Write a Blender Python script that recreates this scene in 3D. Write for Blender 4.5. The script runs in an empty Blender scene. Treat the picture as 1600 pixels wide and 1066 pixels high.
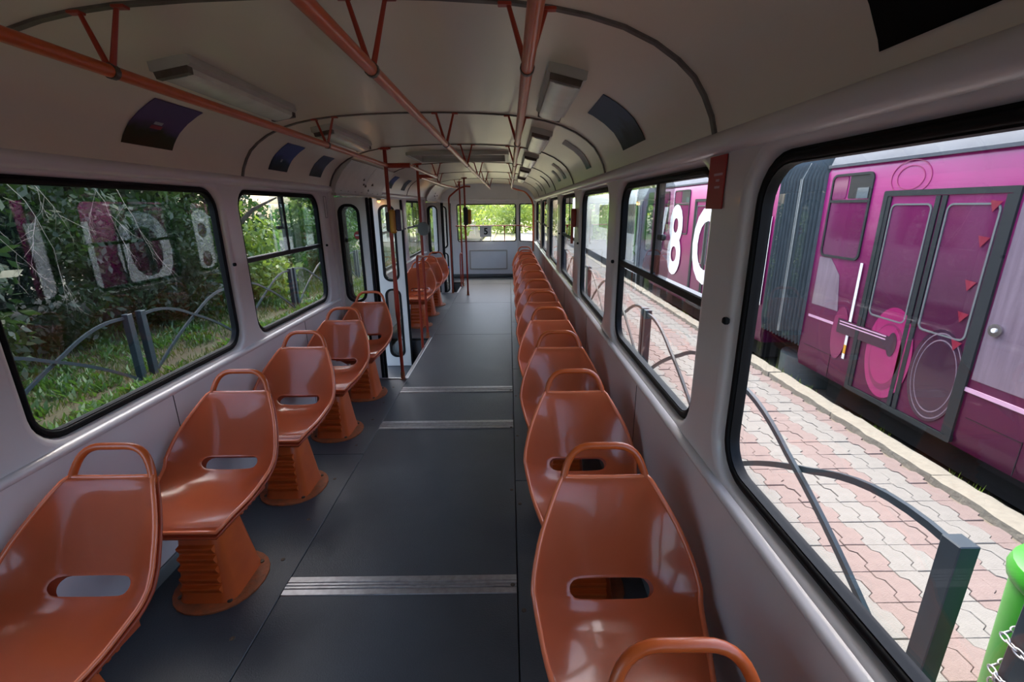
import bpy, bmesh, math, random
import numpy as np
from mathutils import Vector, Matrix
random.seed(7); rng = np.random.default_rng(7)
SC = bpy.context.scene
COL = SC.collection

# ------------------------------------------------------------------ camera, sky, sun, exposure
cam_d = bpy.data.cameras.new('camera'); cam = bpy.data.objects.new('camera', cam_d); COL.objects.link(cam)
cam_d.sensor_width = 36.0; cam_d.lens = 16.0; cam_d.clip_start = 0.02; cam_d.clip_end = 500
YAW, PITCH, ROLL = map(math.radians, (-0.231, 16.384, -0.55))
cam.matrix_world = Matrix.Translation((0.47, 0.0, 1.52)) @ (Matrix.Rotation(YAW, 4, 'Z') @ Matrix.Rotation(math.pi/2 - PITCH, 4, 'X') @ Matrix.Rotation(ROLL, 4, 'Z'))
SC.camera = cam

SUN_EL, SUN_AZ = math.radians(60), math.radians(-4)
world = bpy.data.worlds.new('world'); SC.world = world; world.use_nodes = True
wn = world.node_tree; wn.nodes.clear()
wo = wn.nodes.new('ShaderNodeOutputWorld'); wb = wn.nodes.new('ShaderNodeBackground'); ws = wn.nodes.new('ShaderNodeTexSky')
ws.sky_type = 'NISHITA'; ws.sun_disc = False; ws.sun_elevation = SUN_EL; ws.sun_rotation = SUN_AZ
ws.air_density = 1.0; ws.dust_density = 4.0; ws.ozone_density = 1.0
wb.inputs['Strength'].default_value = 1.05
wn.links.new(ws.outputs[0], wb.inputs[0]); wn.links.new(wb.outputs[0], wo.inputs[0])
sun_d = bpy.data.lights.new('sun', 'SUN'); sun_d.energy = 1.6; sun_d.angle = math.radians(0.6); sun_d.color = (1.0, 0.95, 0.87)
sun = bpy.data.objects.new('sun', sun_d); COL.objects.link(sun)
sdir = Vector((math.sin(SUN_AZ)*math.cos(SUN_EL), math.cos(SUN_AZ)*math.cos(SUN_EL), math.sin(SUN_EL)))
sun.rotation_euler = sdir.to_track_quat('Z', 'Y').to_euler(); sun.location = (0, 20, 30)
SC.view_settings.view_transform = 'Standard'; SC.view_settings.look = 'None'
SC.view_settings.gamma = 1.0; SC.view_settings.use_curve_mapping = False
SC.view_settings.exposure = 0.15

# ------------------------------------------------------------------ helpers
def wl(o):
    v = Vector((0, 0, 0))
    while o is not None: v = v + Vector(o.location); o = o.parent
    return v
class MB:
    """collects shapes in world coordinates; build() links them as one mesh object"""
    def __init__(s): s.v = []; s.f = []
    def add(s, vs, fs):
        o = len(s.v); s.v += [tuple(v) for v in vs]; s.f += [tuple(i+o for i in f) for f in fs]; return s
    def box(s, c, d, rot=None, bev=0.0):
        hx, hy, hz = d[0]/2, d[1]/2, d[2]/2
        if bev > 0:
            b = min(bev, hx*.9, hy*.9, hz*.9); vs = []
            for x in (-1, 1):
                for y in (-1, 1):
                    for z in (-1, 1):
                        vs += [(x*hx, y*(hy-b), z*(hz-b)), (x*(hx-b), y*hy, z*(hz-b)), (x*(hx-b), y*(hy-b), z*hz)]
            bm = bmesh.new(); bv = [bm.verts.new(v) for v in vs]
            bmesh.ops.convex_hull(bm, input=bv)
            bmesh.ops.dissolve_limit(bm, angle_limit=0.01, verts=bm.verts, edges=bm.edges)
            bm.verts.index_update(); vs = [v.co.copy() for v in bm.verts]; fs = [[v.index for v in f.verts] for f in bm.faces]; bm.free()
        else:
            vs = [(x*hx, y*hy, z*hz) for x in (-1, 1) for y in (-1, 1) for z in (-1, 1)]
            fs = [(0, 1, 3, 2), (4, 6, 7, 5), (0, 4, 5, 1), (2, 3, 7, 6), (0, 2, 6, 4), (1, 5, 7, 3)]
        R = rot if rot is not None else Matrix.Identity(3)
        return s.add([R @ Vector(v) + Vector(c) for v in vs], fs)
    def tube(s, pts, r, n=10, closed=False, caps=True, squash=None):
        pts = [Vector(p) for p in pts]; m = len(pts); rs = r if isinstance(r, (list, tuple)) else [r]*m
        tang = []
        for i in range(m):
            a = pts[i-1] if (i > 0 or closed) else pts[i]; b = pts[(i+1) % m] if (i < m-1 or closed) else pts[i]
            tang.append((b-a).normalized())
        up = Vector((0, 0, 1)) if abs(tang[0].z) < .9 else Vector((1, 0, 0))
        nrm = (up - tang[0]*up.dot(tang[0])).normalized(); vs = []
        for i in range(m):
            nrm = (nrm - tang[i]*nrm.dot(tang[i])).normalized(); bi = tang[i].cross(nrm)
            for k in range(n):
                a = 2*math.pi*k/n; vs.append(pts[i] + (nrm*math.cos(a) + bi*math.sin(a))*rs[i])
        fs = []; L = m if closed else m-1
        for i in range(L):
            j = (i+1) % m
            for k in range(n):
                k2 = (k+1) % n; fs.append((i*n+k, i*n+k2, j*n+k2, j*n+k))
        if caps and not closed:
            fs.append(tuple(range(n-1, -1, -1))); fs.append(tuple((m-1)*n+k for k in range(n)))
        return s.add(vs, fs)
    def lathe(s, prof, c, n=24, axis='Z', sx=1, sy=1):
        vs = []; m = len(prof)
        for (r, z) in prof:
            for k in range(n):
                a = 2*math.pi*k/n; p = (r*math.cos(a)*sx, r*math.sin(a)*sy, z)
                if axis == 'X': p = (p[2], p[0], p[1])
                if axis == 'Y': p = (p[0], p[2], p[1])
                vs.append(Vector(p)+Vector(c))
        fs = [(i*n+k, i*n+(k+1) % n, (i+1)*n+(k+1) % n, (i+1)*n+k) for i in range(m-1) for k in range(n)]
        fs.append(tuple(range(n-1, -1, -1))); fs.append(tuple((m-1)*n+k for k in range(n)))
        return s.add(vs, fs)
    def prism(s, poly, fmap, d0, d1):
        n = len(poly); vs = [fmap(a, b, d0) for a, b in poly] + [fmap(a, b, d1) for a, b in poly]
        fs = [tuple(range(n)), tuple(range(2*n-1, n-1, -1))] + [(i, i+n, (i+1) % n+n, (i+1) % n) for i in range(n)]
        return s.add(vs, fs)
    def loft(s, rings, closed=True, caps=True):
        n = len(rings[0]); vs = [p for r in rings for p in r]; fs = []
        for i in range(len(rings)-1):
            for k in range(n if closed else n-1):
                k2 = (k+1) % n; fs.append((i*n+k, i*n+k2, (i+1)*n+k2, (i+1)*n+k))
        if caps: fs.append(tuple(range(n-1, -1, -1))); fs.append(tuple((len(rings)-1)*n+k for k in range(n)))
        return s.add(vs, fs)
    def ring(s, outer, inner, fmap, d0, d1):
        n = len(outer); vs = [fmap(a, b, d) for d in (d0, d1) for lp in (outer, inner) for a, b in lp]; fs = []
        for i in range(n):
            j = (i+1) % n
            fs += [(i, j, n+j, n+i), (2*n+i, 3*n+i, 3*n+j, 2*n+j), (i, 2*n+i, 2*n+j, j), (n+i, n+j, 3*n+j, 3*n+i)]
        return s.add(vs, fs)
    def plate(s, outline, holes, fmap, t, bev=0.0):
        """outline: 2-D loop; holes: (cx,cy,w,h,r) rounded rectangles; bevelled hole lips"""
        bm = bmesh.new(); loops = [list(outline)] + [rrect(cx, cy, w+2*bev, h+2*bev, r+bev) for cx, cy, w, h, r in holes]
        edges = []; vloops = []
        for lp in loops:
            vv = [bm.verts.new((a, b, 0)) for a, b in lp]; vloops.append(vv)
            edges += [bm.edges.new((vv[i], vv[(i+1) % len(vv)])) for i in range(len(vv))]
        bmesh.ops.triangle_fill(bm, use_beauty=True, use_dissolve=False, edges=edges, normal=(0, 0, 1))
        bm.verts.index_update(); P = [(v.co.x, v.co.y) for v in bm.verts]; T = [tuple(v.index for v in f.verts) for f in bm.faces]; bm.free()
        s.add([fmap(a, b, 0) for a, b in P], T); s.add([fmap(a, b, t) for a, b in P], [f[::-1] for f in T])
        def skirt(rings):
            n = len(rings[0][0]); vs = [fmap(a, b, d) for lp, d in rings for a, b in lp]
            s.add(vs, [(i*n+k, i*n+(k+1) % n, (i+1)*n+(k+1) % n, (i+1)*n+k) for i in range(len(rings)-1) for k in range(n)])
        skirt([(outline, 0), (outline, t)])
        for cx, cy, w, h, r in holes:
            seq = []
            for k in range(5):
                a = k/4*math.pi/2; o = bev*(1-math.sin(a)); d = bev*(1-math.cos(a))
                seq.append((rrect(cx, cy, w+2*o, h+2*o, r+o), d))
            seq.append((rrect(cx, cy, w, h, r), t-.001)); seq.append((rrect(cx, cy, w+2*bev, h+2*bev, r+bev), t)); skirt(seq)
        return s
    def build(s, name, mat, parent=None, sharp=35, base=True):
        me = bpy.data.meshes.new(name); off = Vector((0, 0, 0))
        if parent is not None: off = wl(parent)
        elif base:
            A = np.array(s.v); lo, hi = A.min(0), A.max(0); off = Vector(((lo[0]+hi[0])/2, (lo[1]+hi[1])/2, lo[2]))
        me.from_pydata([(v[0]-off.x, v[1]-off.y, v[2]-off.z) for v in s.v], [], s.f); me.validate()
        bm = bmesh.new(); bm.from_mesh(me); bmesh.ops.recalc_face_normals(bm, faces=bm.faces); bm.to_mesh(me); bm.free()
        me.shade_smooth(); me.set_sharp_from_angle(angle=math.radians(sharp))
        me.materials.append(mat); o = bpy.data.objects.new(name, me); COL.objects.link(o)
        if parent is not None: o.parent = parent
        else: o.location = off
        return o
def rrect(cx, cy, w, h, r, n=6):
    pts = []; r = min(r, w/2, h/2)
    for sx, sy, a0 in ((1, 1, 0), (-1, 1, 90), (-1, -1, 180), (1, -1, 270)):
        for k in range(n+1):
            a = math.radians(a0+90*k/n); pts.append((cx+sx*(w/2-r)+r*math.cos(a), cy+sy*(h/2-r)+r*math.sin(a)))
    return pts
def fillet(pts, r, n=6):
    pts = [Vector(p) for p in pts]; out = [pts[0]]
    for i in range(1, len(pts)-1):
        a, b, c = pts[i-1], pts[i], pts[i+1]; u = (a-b); v = (c-b); rr = min(r, u.length*.49, v.length*.49)
        p0 = b+u.normalized()*rr; p1 = b+v.normalized()*rr
        for k in range(n+1):
            t = k/n; out.append(p0*(1-t)**2 + b*2*t*(1-t) + p1*t*t)
    return out+[pts[-1]]
def empty(name, loc, parent=None):
    o = bpy.data.objects.new(name, None); COL.objects.link(o); o.empty_display_size = .1
    if parent is not None: o.parent = parent; o.location = Vector(loc)-wl(parent)
    else: o.location = loc
    return o
def tag(o, label=None, cat=None, group=None, kind=None):
    if label: o['label'] = label
    if cat: o['category'] = cat
    if group: o['group'] = group
    if kind: o['kind'] = kind
    return o
def struct(o, label=None): o['kind'] = 'structure'; (label and o.__setitem__('label', label)); return o
KIDS = {}
def children(o): return [c for c in o.children]
def copy_tree(o, parent=None):
    c = o.copy(); COL.objects.link(c); c.parent = parent
    for ch in children(o): copy_tree(ch, c)
    return c
def child_copy(src, parent, wloc):
    c = src.copy(); COL.objects.link(c); c.parent = parent; c.location = Vector(wloc)-wl(parent); return c
ORD = ['first', 'second', 'third', 'fourth', 'fifth', 'sixth', 'seventh', 'eighth', 'ninth', 'tenth', 'eleventh', 'twelfth', 'thirteenth', 'fourteenth']
def XL(X):  return lambda a, b, d: (X-d, a, b)      # plate on a left wall: depth goes outward (-X)
def XR(X):  return lambda a, b, d: (X+d, a, b)
def YF(Y):  return lambda a, b, d: (a, Y+d, b)

# ------------------------------------------------------------------ materials
def pmat(name, col, rough=.5, metal=0.0, col2=None, nscale=8, nmix=.5, bump=0, bscale=60, coat=0, spec=.5, stretch=None, emis=None, trans=0):
    m = bpy.data.materials.new(name); m.use_nodes = True; nt = m.node_tree; b = nt.nodes['Principled BSDF']
    b.inputs['Base Color'].default_value = (*col, 1); b.inputs['Roughness'].default_value = rough; b.inputs['Metallic'].default_value = metal
    b.inputs['Coat Weight'].default_value = coat; b.inputs['Coat Roughness'].default_value = .06; b.inputs['Specular IOR Level'].default_value = spec
    if trans: b.inputs['Transmission Weight'].default_value = trans
    tc = nt.nodes.new('ShaderNodeTexCoord'); mp = nt.nodes.new('ShaderNodeMapping'); nt.links.new(tc.outputs['Object'], mp.inputs[0])
    if stretch: mp.inputs['Scale'].default_value = stretch
    nz = nt.nodes.new('ShaderNodeTexNoise'); nz.inputs['Scale'].default_value = nscale; nz.inputs['Detail'].default_value = 5; nt.links.new(mp.outputs[0], nz.inputs['Vector'])
    c2 = col2 if col2 else tuple(c*.86 for c in col)
    rp = nt.nodes.new('ShaderNodeValToRGB'); rp.color_ramp.elements[0].position = .5-.5*nmix; rp.color_ramp.elements[1].position = .5+.35*nmix
    rp.color_ramp.elements[0].color = (*c2, 1); rp.color_ramp.elements[1].color = (*col, 1)
    nt.links.new(nz.outputs[0], rp.inputs[0]); nt.links.new(rp.outputs[0], b.inputs['Base Color'])
    if bump:
        n2 = nt.nodes.new('ShaderNodeTexNoise'); n2.inputs['Scale'].default_value = bscale; nt.links.new(mp.outputs[0], n2.inputs['Vector'])
        bp = nt.nodes.new('ShaderNodeBump'); bp.inputs['Strength'].default_value = bump; bp.inputs['Distance'].default_value = .01
        nt.links.new(n2.outputs[0], bp.inputs['Height']); nt.links.new(bp.outputs[0], b.inputs['Normal'])
    if emis:
        b.inputs['Emission Color'].default_value = (*emis[0], 1); b.inputs['Emission Strength'].default_value = emis[1]
    return m
def glassmat(name, tint=(.965, .98, .975), k=1.0):
    m = bpy.data.materials.new(name); m.use_nodes = True; nt = m.node_tree; nt.nodes.clear()
    out = nt.nodes.new('ShaderNodeOutputMaterial'); mx = nt.nodes.new('ShaderNodeMixShader'); tr = nt.nodes.new('ShaderNodeBsdfTransparent'); gl = nt.nodes.new('ShaderNodeBsdfGlossy')
    tr.inputs[0].default_value = (*tint, 1); gl.inputs['Roughness'].default_value = 0.0; gl.inputs[0].default_value = (1, 1, 1, 1)
    lw = nt.nodes.new('ShaderNodeLayerWeight'); pw = nt.nodes.new('ShaderNodeMath'); pw.operation = 'POWER'; pw.inputs[1].default_value = 5.0
    nt.links.new(lw.outputs['Facing'], pw.inputs[0])
    mu = nt.nodes.new('ShaderNodeMath'); mu.operation = 'MULTIPLY_ADD'; mu.inputs[1].default_value = .9*k; mu.inputs[2].default_value = .042*k; mu.use_clamp = True; fr = pw
    nt.links.new(fr.outputs[0], mu.inputs[0]); nt.links.new(mu.outputs[0], mx.inputs[0]); nt.links.new(tr.outputs[0], mx.inputs[1]); nt.links.new(gl.outputs[0], mx.inputs[2]); nt.links.new(mx.outputs[0], out.inputs[0])
    return m
M = {}
M['orange'] = pmat('orange_gloss_laminate', (.82, .195, .075), .22, col2=(.76, .172, .062), nscale=3, coat=.6)
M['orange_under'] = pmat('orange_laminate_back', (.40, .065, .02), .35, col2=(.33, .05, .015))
M['pedestal'] = pmat('orange_pedestal_paint', (.52, .085, .012), .38, col2=(.44, .065, .010), nscale=10)
M['flange'] = pmat('rusty_orange_flange', (.42, .09, .02), .6, col2=(.14, .06, .025), nscale=30, nmix=.7, bump=.3)
M['rail'] = pmat('orange_red_rail_paint', (.56, .10, .018), .30, col2=(.48, .078, .013), nscale=14, coat=.1)
M['red_pole'] = pmat('red_pole_paint', (.36, .035, .014), .35, col2=(.28, .026, .011), nscale=12)
M['wall'] = pmat('white_gloss_wall_paint', (.73, .69, .69), .28, col2=(.67, .63, .63), nscale=2.5, nmix=.9, coat=.25)
M['ceil'] = pmat('cream_ceiling_laminate', (.71, .63, .51), .30, col2=(.66, .58, .46), nscale=3, nmix=.9)
M['rearwall'] = pmat('brightened_rear_wall_paint', (.82, .84, .86), .35, nscale=3, col2=(.77, .79, .81))  # whiter base colour stands in for the brighter light on the rear wall
M['header'] = pmat('cream_header_paint', (.62, .58, .54), .4)
M['rib'] = pmat('worn_metal_rib', (.16, .13, .11), .45, .6, col2=(.06, .045, .035), nscale=25, nmix=.7)
M['floor'] = pmat('dark_grey_rubber_sheet', (.052, .060, .068), .42, col2=(.036, .043, .050), nscale=5, nmix=.9, bump=.15, bscale=180)
M['joint'] = pmat('black_joint', (.008, .008, .008), .8)
M['alu'] = pmat('worn_aluminium', (.46, .46, .47), .38, .9, col2=(.28, .27, .26), nscale=40, nmix=.8)
M['screw'] = pmat('rusty_screw', (.11, .075, .05), .6, .5, col2=(.05, .035, .025), nscale=90)
M['rubber'] = pmat('black_rubber', (.006, .006, .007), .55, spec=.18)
M['blackmetal'] = pmat('black_metal', (.008, .008, .009), .45, .0, spec=.25)
M['glass'] = glassmat('window_glass')
M['glass_dirty'] = glassmat('sliding_glass', (.86, .90, .91), 1.6)
M['door'] = pmat('white_door_paint', (.66, .65, .63), .3, col2=(.60, .58, .56), nscale=4, coat=.2)
M['diff'] = pmat('clouded_lamp_cover', (.62, .62, .56), .25, col2=(.52, .52, .46), nscale=12)
M['lampbody'] = pmat('grey_lamp_housing', (.48, .46, .42), .4)
M['dark'] = pmat('dark_plastic', (.02, .02, .022), .4)
M['yellow'] = pmat('yellow_plastic', (.62, .30, .02), .35)
M['violet'] = pmat('violet_plastic', (.045, .025, .08), .3)
M['greyp'] = pmat('grey_plastic', (.13, .15, .15), .45)
M['red'] = pmat('red_sign', (.42, .02, .025), .4)
M['white'] = pmat('white_print', (.78, .78, .78), .5)
M['black'] = pmat('black_print', (.01, .01, .012), .5)
M['blue'] = pmat('blue_sticker', (.02, .10, .35), .4)
M['paperg'] = pmat('grey_paper', (.36, .38, .40), .6)
M['chrome'] = pmat('chrome_rod', (.6, .58, .55), .2, 1.0)
M['lampon'] = pmat('lit_amber_lamp', (1, .5, .15), .4, emis=((1.0, .42, .10), 4.0))
M['concrete'] = pmat('rough_concrete_kerb', (.27, .25, .20), .9, col2=(.20, .18, .145), nscale=14, nmix=.9, bump=.8, bscale=25)
M['paver_red'] = pmat('red_paver', (.20, .152, .140), .9, col2=(.155, .117, .108), nscale=18, nmix=.8, bump=.4, bscale=120)
M['paver_grey'] = pmat('grey_paver', (.205, .197, .182), .9, col2=(.158, .151, .139), nscale=18, nmix=.8, bump=.4, bscale=120)
M['sand'] = pmat('sand_bed', (.17, .14, .105), .95, nscale=20, bump=.5)
M['ballast'] = pmat('dark_ballast', (.05, .04, .032), .95, col2=(.02, .016, .013), nscale=30, bump=1, bscale=40)
M['soil'] = pmat('mossy_soil', (.045, .05, .02), .95, col2=(.035, .024, .015), nscale=1.6, nmix=.7, bump=.8, bscale=20)
M['dry'] = pmat('dry_track_ground', (.46, .40, .24), .95, col2=(.30, .32, .13), nscale=.6, nmix=.8, bump=.4)
M['steel'] = pmat('rail_steel', (.25, .2, .17), .4, .9)
M['fence'] = pmat('dark_teal_fence_paint', (.016, .030, .040), .42, col2=(.012, .022, .030), nscale=9, spec=.5)
M['bark'] = pmat('bark', (.085, .065, .045), .9, col2=(.045, .034, .024), nscale=12, bump=.8)
M['twig'] = pmat('pale_dead_twig', (.34, .30, .24), .8)
def leafmat(name, c1, c2):
    m = pmat(name, c1, .5, col2=c2, nscale=1.2, nmix=.6); b = m.node_tree.nodes['Principled BSDF']
    nt = m.node_tree; out = nt.nodes['Material Output']; tl = nt.nodes.new('ShaderNodeBsdfTranslucent'); mx = nt.nodes.new('ShaderNodeMixShader'); mx.inputs[0].default_value = .35
    tl.inputs[0].default_value = (c1[0]*1.5, c1[1]*1.5, c1[2]*.8, 1)
    nt.links.new(b.outputs[0], mx.inputs[1]); nt.links.new(tl.outputs[0], mx.inputs[2]); nt.links.new(mx.outputs[0], out.inputs[0]); return m
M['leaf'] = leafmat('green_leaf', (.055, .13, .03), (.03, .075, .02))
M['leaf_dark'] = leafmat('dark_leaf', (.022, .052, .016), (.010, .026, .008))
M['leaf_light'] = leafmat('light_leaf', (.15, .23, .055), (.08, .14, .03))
M['leaf_sun_painted'] = leafmat('leaf_sunlight_in_colour', (.34, .42, .12), (.20, .28, .07))  # backlit sun brightness of the rear trees put into the leaf colour
M['grass'] = leafmat('grass_blade', (.052, .085, .016), (.022, .045, .010))
M['bingreen'] = pmat('green_plastic_bin', (.035, .27, .02), .35, nscale=4)
M['chain'] = pmat('galvanised_chain', (.55, .55, .55), .35, .9)
M['bellow'] = pmat('grey_rubber_bellows', (.06, .078, .085), .45, col2=(.045, .058, .064), nscale=8)
M['pgrey'] = pmat('dark_grey_door_frame', (.016, .022, .025), .45, spec=.3)
M['proof'] = pmat('silver_roof_paint', (.13, .145, .165), .6, 0, spec=.3, col2=(.085, .095, .11), nscale=5, nmix=.8)
M['pwin_open'] = pmat('dark_open_vent', (.006, .006, .008), .5)
M['magenta'] = pmat('magenta_print', (.30, .010, .11), .25, coat=.4, nscale=3)
M['magenta2'] = pmat('deep_magenta_print', (.18, .008, .07), .25, coat=.4)
M['dpurple'] = pmat('dark_purple_print', (.03, .007, .026), .22, coat=.4)
M['lilac'] = pmat('lilac_grey_print', (.20, .15, .19), .3, col2=(.14, .10, .13), nscale=5, stretch=(1, 6, .4), coat=.3)
M['pinkl'] = pmat('pale_pink_print', (.62, .36, .50), .3, coat=.3)
M['crimson'] = pmat('crimson_print', (.22, .008, .03), .3, coat=.3)
M['lime'] = pmat('lime_green_paint', (.16, .55, .10), .3, coat=.3)
M['wbody'] = pmat('white_vehicle_paint', (.70, .73, .73), .3, coat=.3)
M['dglass'] = pmat('dark_vehicle_glass', (.10, .13, .14), .08)
def wrapmat():
    m = pmat('pink_purple_vinyl_wrap', (.3, .04, .2), .32, coat=.15, spec=.3); nt = m.node_tree; b = nt.nodes['Principled BSDF']
    geo = nt.nodes.new('ShaderNodeNewGeometry'); sp = nt.nodes.new('ShaderNodeSeparateXYZ'); nt.links.new(geo.outputs['Position'], sp.inputs[0])
    mr = nt.nodes.new('ShaderNodeMapRange'); mr.inputs[1].default_value = -.5; mr.inputs[2].default_value = 2.0; nt.links.new(sp.outputs[2], mr.inputs[0])
    my = nt.nodes.new('ShaderNodeMapRange'); my.inputs[1].default_value = 3.0; my.inputs[2].default_value = 8.0; nt.links.new(sp.outputs[1], my.inputs[0])
    nz = nt.nodes.new('ShaderNodeTexNoise'); nz.inputs['Scale'].default_value = 1.1; nt.links.new(geo.outputs['Position'], nz.inputs['Vector'])
    a = nt.nodes.new('ShaderNodeMath'); a.operation = 'MULTIPLY_ADD'; a.inputs[1].default_value = .35; nt.links.new(my.outputs[0], a.inputs[0]); nt.links.new(mr.outputs[0], a.inputs[2])
    a2 = nt.nodes.new('ShaderNodeMath'); a2.operation = 'MULTIPLY_ADD'; a2.inputs[1].default_value = .35; nt.links.new(nz.outputs[0], a2.inputs[0]); nt.links.new(a.outputs[0], a2.inputs[2])
    rp = nt.nodes.new('ShaderNodeValToRGB'); e = rp.color_ramp.elements
    e[0].position = .12; e[0].color = (.06, .003, .028, 1); e[1].position = 1.35/1.4; e[1].color = (.36, .016, .17, 1)
    k = e.new(.5); k.color = (.095, .004, .045, 1); k = e.new(.75); k.color = (.21, .007, .10, 1)
    a3 = nt.nodes.new('ShaderNodeMath'); a3.operation = 'MULTIPLY'; a3.inputs[1].default_value = .7; nt.links.new(a2.outputs[0], a3.inputs[0])
    nt.links.new(a3.outputs[0], rp.inputs[0]); nt.links.new(rp.outputs[0], b.inputs['Base Color']); return m
M['wrap'] = wrapmat()
def picmat(name, top, mid, low, sc=9):
    m = pmat(name, mid, .55, spec=.15, col2=low, nscale=sc, nmix=.5); nt = m.node_tree; b = nt.nodes['Principled BSDF']
    tc = nt.nodes.new('ShaderNodeTexCoord'); sp = nt.nodes.new('ShaderNodeSeparateXYZ'); nt.links.new(tc.outputs['Generated'], sp.inputs[0])
    nz = nt.nodes.new('ShaderNodeTexNoise'); nz.inputs['Scale'].default_value = sc; nz.inputs['Detail'].default_value = 6; nt.links.new(tc.outputs['Object'], nz.inputs['Vector'])
    ad = nt.nodes.new('ShaderNodeMath'); ad.operation = 'MULTIPLY_ADD'; ad.inputs[1].default_value = .8; nt.links.new(nz.outputs[0], ad.inputs[0]); nt.links.new(sp.outputs[2], ad.inputs[2])
    rp = nt.nodes.new('ShaderNodeValToRGB'); e = rp.color_ramp.elements; e[0].position = .35; e[0].color = (*low, 1); e[1].position = 1.15; e[1].color = (*top, 1)
    e[1].position = .98; k = e.new(.72); k.color = (*mid, 1); nt.links.new(ad.outputs[0], rp.inputs[0]); nt.links.new(rp.outputs[0], b.inputs['Base Color']); return m
M['pic_blue'] = picmat('printed_photo_blue', (.07, .10, .28), (.03, .05, .07), (.015, .016, .014))
M['pic_autumn'] = picmat('printed_photo_autumn', (.10, .07, .17), (.035, .04, .018), (.06, .035, .012))
M['pic_grey'] = picmat('printed_photo_grey', (.09, .13, .20), (.05, .06, .07), (.03, .035, .03))
M['pic_pale'] = picmat('printed_notice_pale', (.5, .52, .5), (.42, .45, .44), (.10, .36, .20), 14)
M['pic_dark'] = pmat('dark_poster_print', (.004, .004, .004), .6, spec=.1)

# ------------------------------------------------------------------ dimensions
W = 1.03; Y0, Y1 = -3.2, 10.4
RIBS = [-1.52, -.10, 1.29, 2.70, 3.99, 5.5, 6.95, 8.5]
RPTS = [(1.012, 1.70), (1.0, 1.74), (.975, 1.79), (.945, 1.833), (.90, 1.872), (.84, 1.91), (.76, 1.945), (.67, 1.970), (.58, 1.987), (.47, 2.0), (.30, 2.010), (.13, 2.015), (0, 2.016)]
PROF = RPTS + [(-x, z) for x, z in RPTS[-2::-1]]
def ceil_z(x):
    x = abs(x); P = RPTS[::-1]
    return float(np.interp(x, [p[0] for p in P], [p[1] for p in P]))
def ceil_tilt(x): return math.atan2(ceil_z(x+.03)-ceil_z(x-.03), .06)

# ------------------------------------------------------------------ floor
floor = struct(MB().box(((-W+W)/2, (Y0+3.96)/2, -.05), (2*W+.1, 3.96-Y0, .08)).box((.3, 4.65, -.05), (1.56, 1.38, .08)).box((0, 6.86, -.05), (2*W+.1, 3.04, .08)).box((.32, 9.02, -.05), (1.52, 1.28, .08)).box((0, 10.05, -.05), (2*W+.1, .78, .08)).build('floor', M['joint']))
def panel(x0, x1, y0, y1, g=.002): MB().box(((x0+x1)/2, (y0+y1)/2, -.006), (x1-x0-2*g, y1-y0-2*g, .012), bev=.002).build('floor_panel', M['floor'], floor)
SL, SR = -.485, .49
strips = [1.548, 3.02, 3.69]
ys = [Y0, strips[0], strips[1], strips[2], 5.486, 7.456, 9.37, 10.36]
for a, b in zip(ys[:-1], ys[1:]): panel(SL, SR, a, b)
for a, b in ((Y0, .6), (.6, 2.62), (2.62, 3.96), (5.34, 6.9), (6.9, 8.38), (9.66, 10.36)): panel(-W-.0, SL, a, b)
for a, b in ((Y0, .4), (.4, 2.3), (2.3, 4.2), (4.2, 6.1), (6.1, 8.2), (8.2, 10.36)): panel(SR, W, a, b)
screw0 = None
def screw(x, y, z=.0, par=floor, m=None):
    global screw0
    if screw0 is None:
        screw0 = MB().lathe([(.009, 0), (.009, .0012), (.006, .0022)], (0, 0, 0), 10).build('screw', M['screw'], par); screw0.location = (Vector((x, y, z))-wl(par)); return screw0
    return child_copy(screw0, par, (x, y, z))
for i in range(20):
    y = .9+i*.33+random.uniform(-.05, .05)
    screw(SL-.022, y)
    if i % 2 == 0: screw(SR+.02, y+.1); screw(SR-.02, y+.22)
for y, wd in ((strips[0], .098), (strips[1], .125), (strips[2], .125)):
    mb = MB(); prof = [(-.5, 0), (-.48, .004), (-.22, .005), (-.2, .0015), (-.17, .0015), (-.15, .006), (-.06, .006), (-.04, .0015), (.0, .0015), (.02, .006), (.1, .006), (.12, .0015), (.17, .0015), (.19, .005), (.48, .004), (.5, 0)]
    mb.loft([[(x, y+a*wd, b) for a, b in prof]+[(x, y+.5*wd, -.002), (x, y-.5*wd, -.002)] for x in (SL+.004, SR-.004)])
    st = mb.build('joint_strip', M['alu'], floor, sharp=20); st['label'] = 'ribbed aluminium joint strip across the aisle'
    for x in (SL+.05, SL+.28, .12, SR-.05):
        screw(x+random.uniform(-.02, .02), y-.36*wd, .0045, st); screw(x+random.uniform(-.02, .02), y+.34*wd, .0045, st)
# step wells by the doors
for n, (a, b) in enumerate(((3.97, 5.33), (8.39, 9.65))):
    xin = -.49
    mb = MB().box(((xin-1.16)/2, (a+b)/2, -.33), (1.16+xin+.0, b-a, .03)).box((xin-.012, (a+b)/2, -.18), (.02, b-a, .30)).box(((xin-1.1)/2, a+.005, -.18), (.6, .01, .30)).box(((xin-1.1)/2, b-.005, -.18), (.6, .01, .30))
    sw = mb.build('step_well', M['floor'], floor)
    MB().box((xin-.01, (a+b)/2, .003), (.035, b-a+.03, .012), bev=.004).box(((xin-1.06)/2, a-.004, .003), (.56, .03, .012), bev=.004).build('step_edge_trim', M['alu'], floor)

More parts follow.
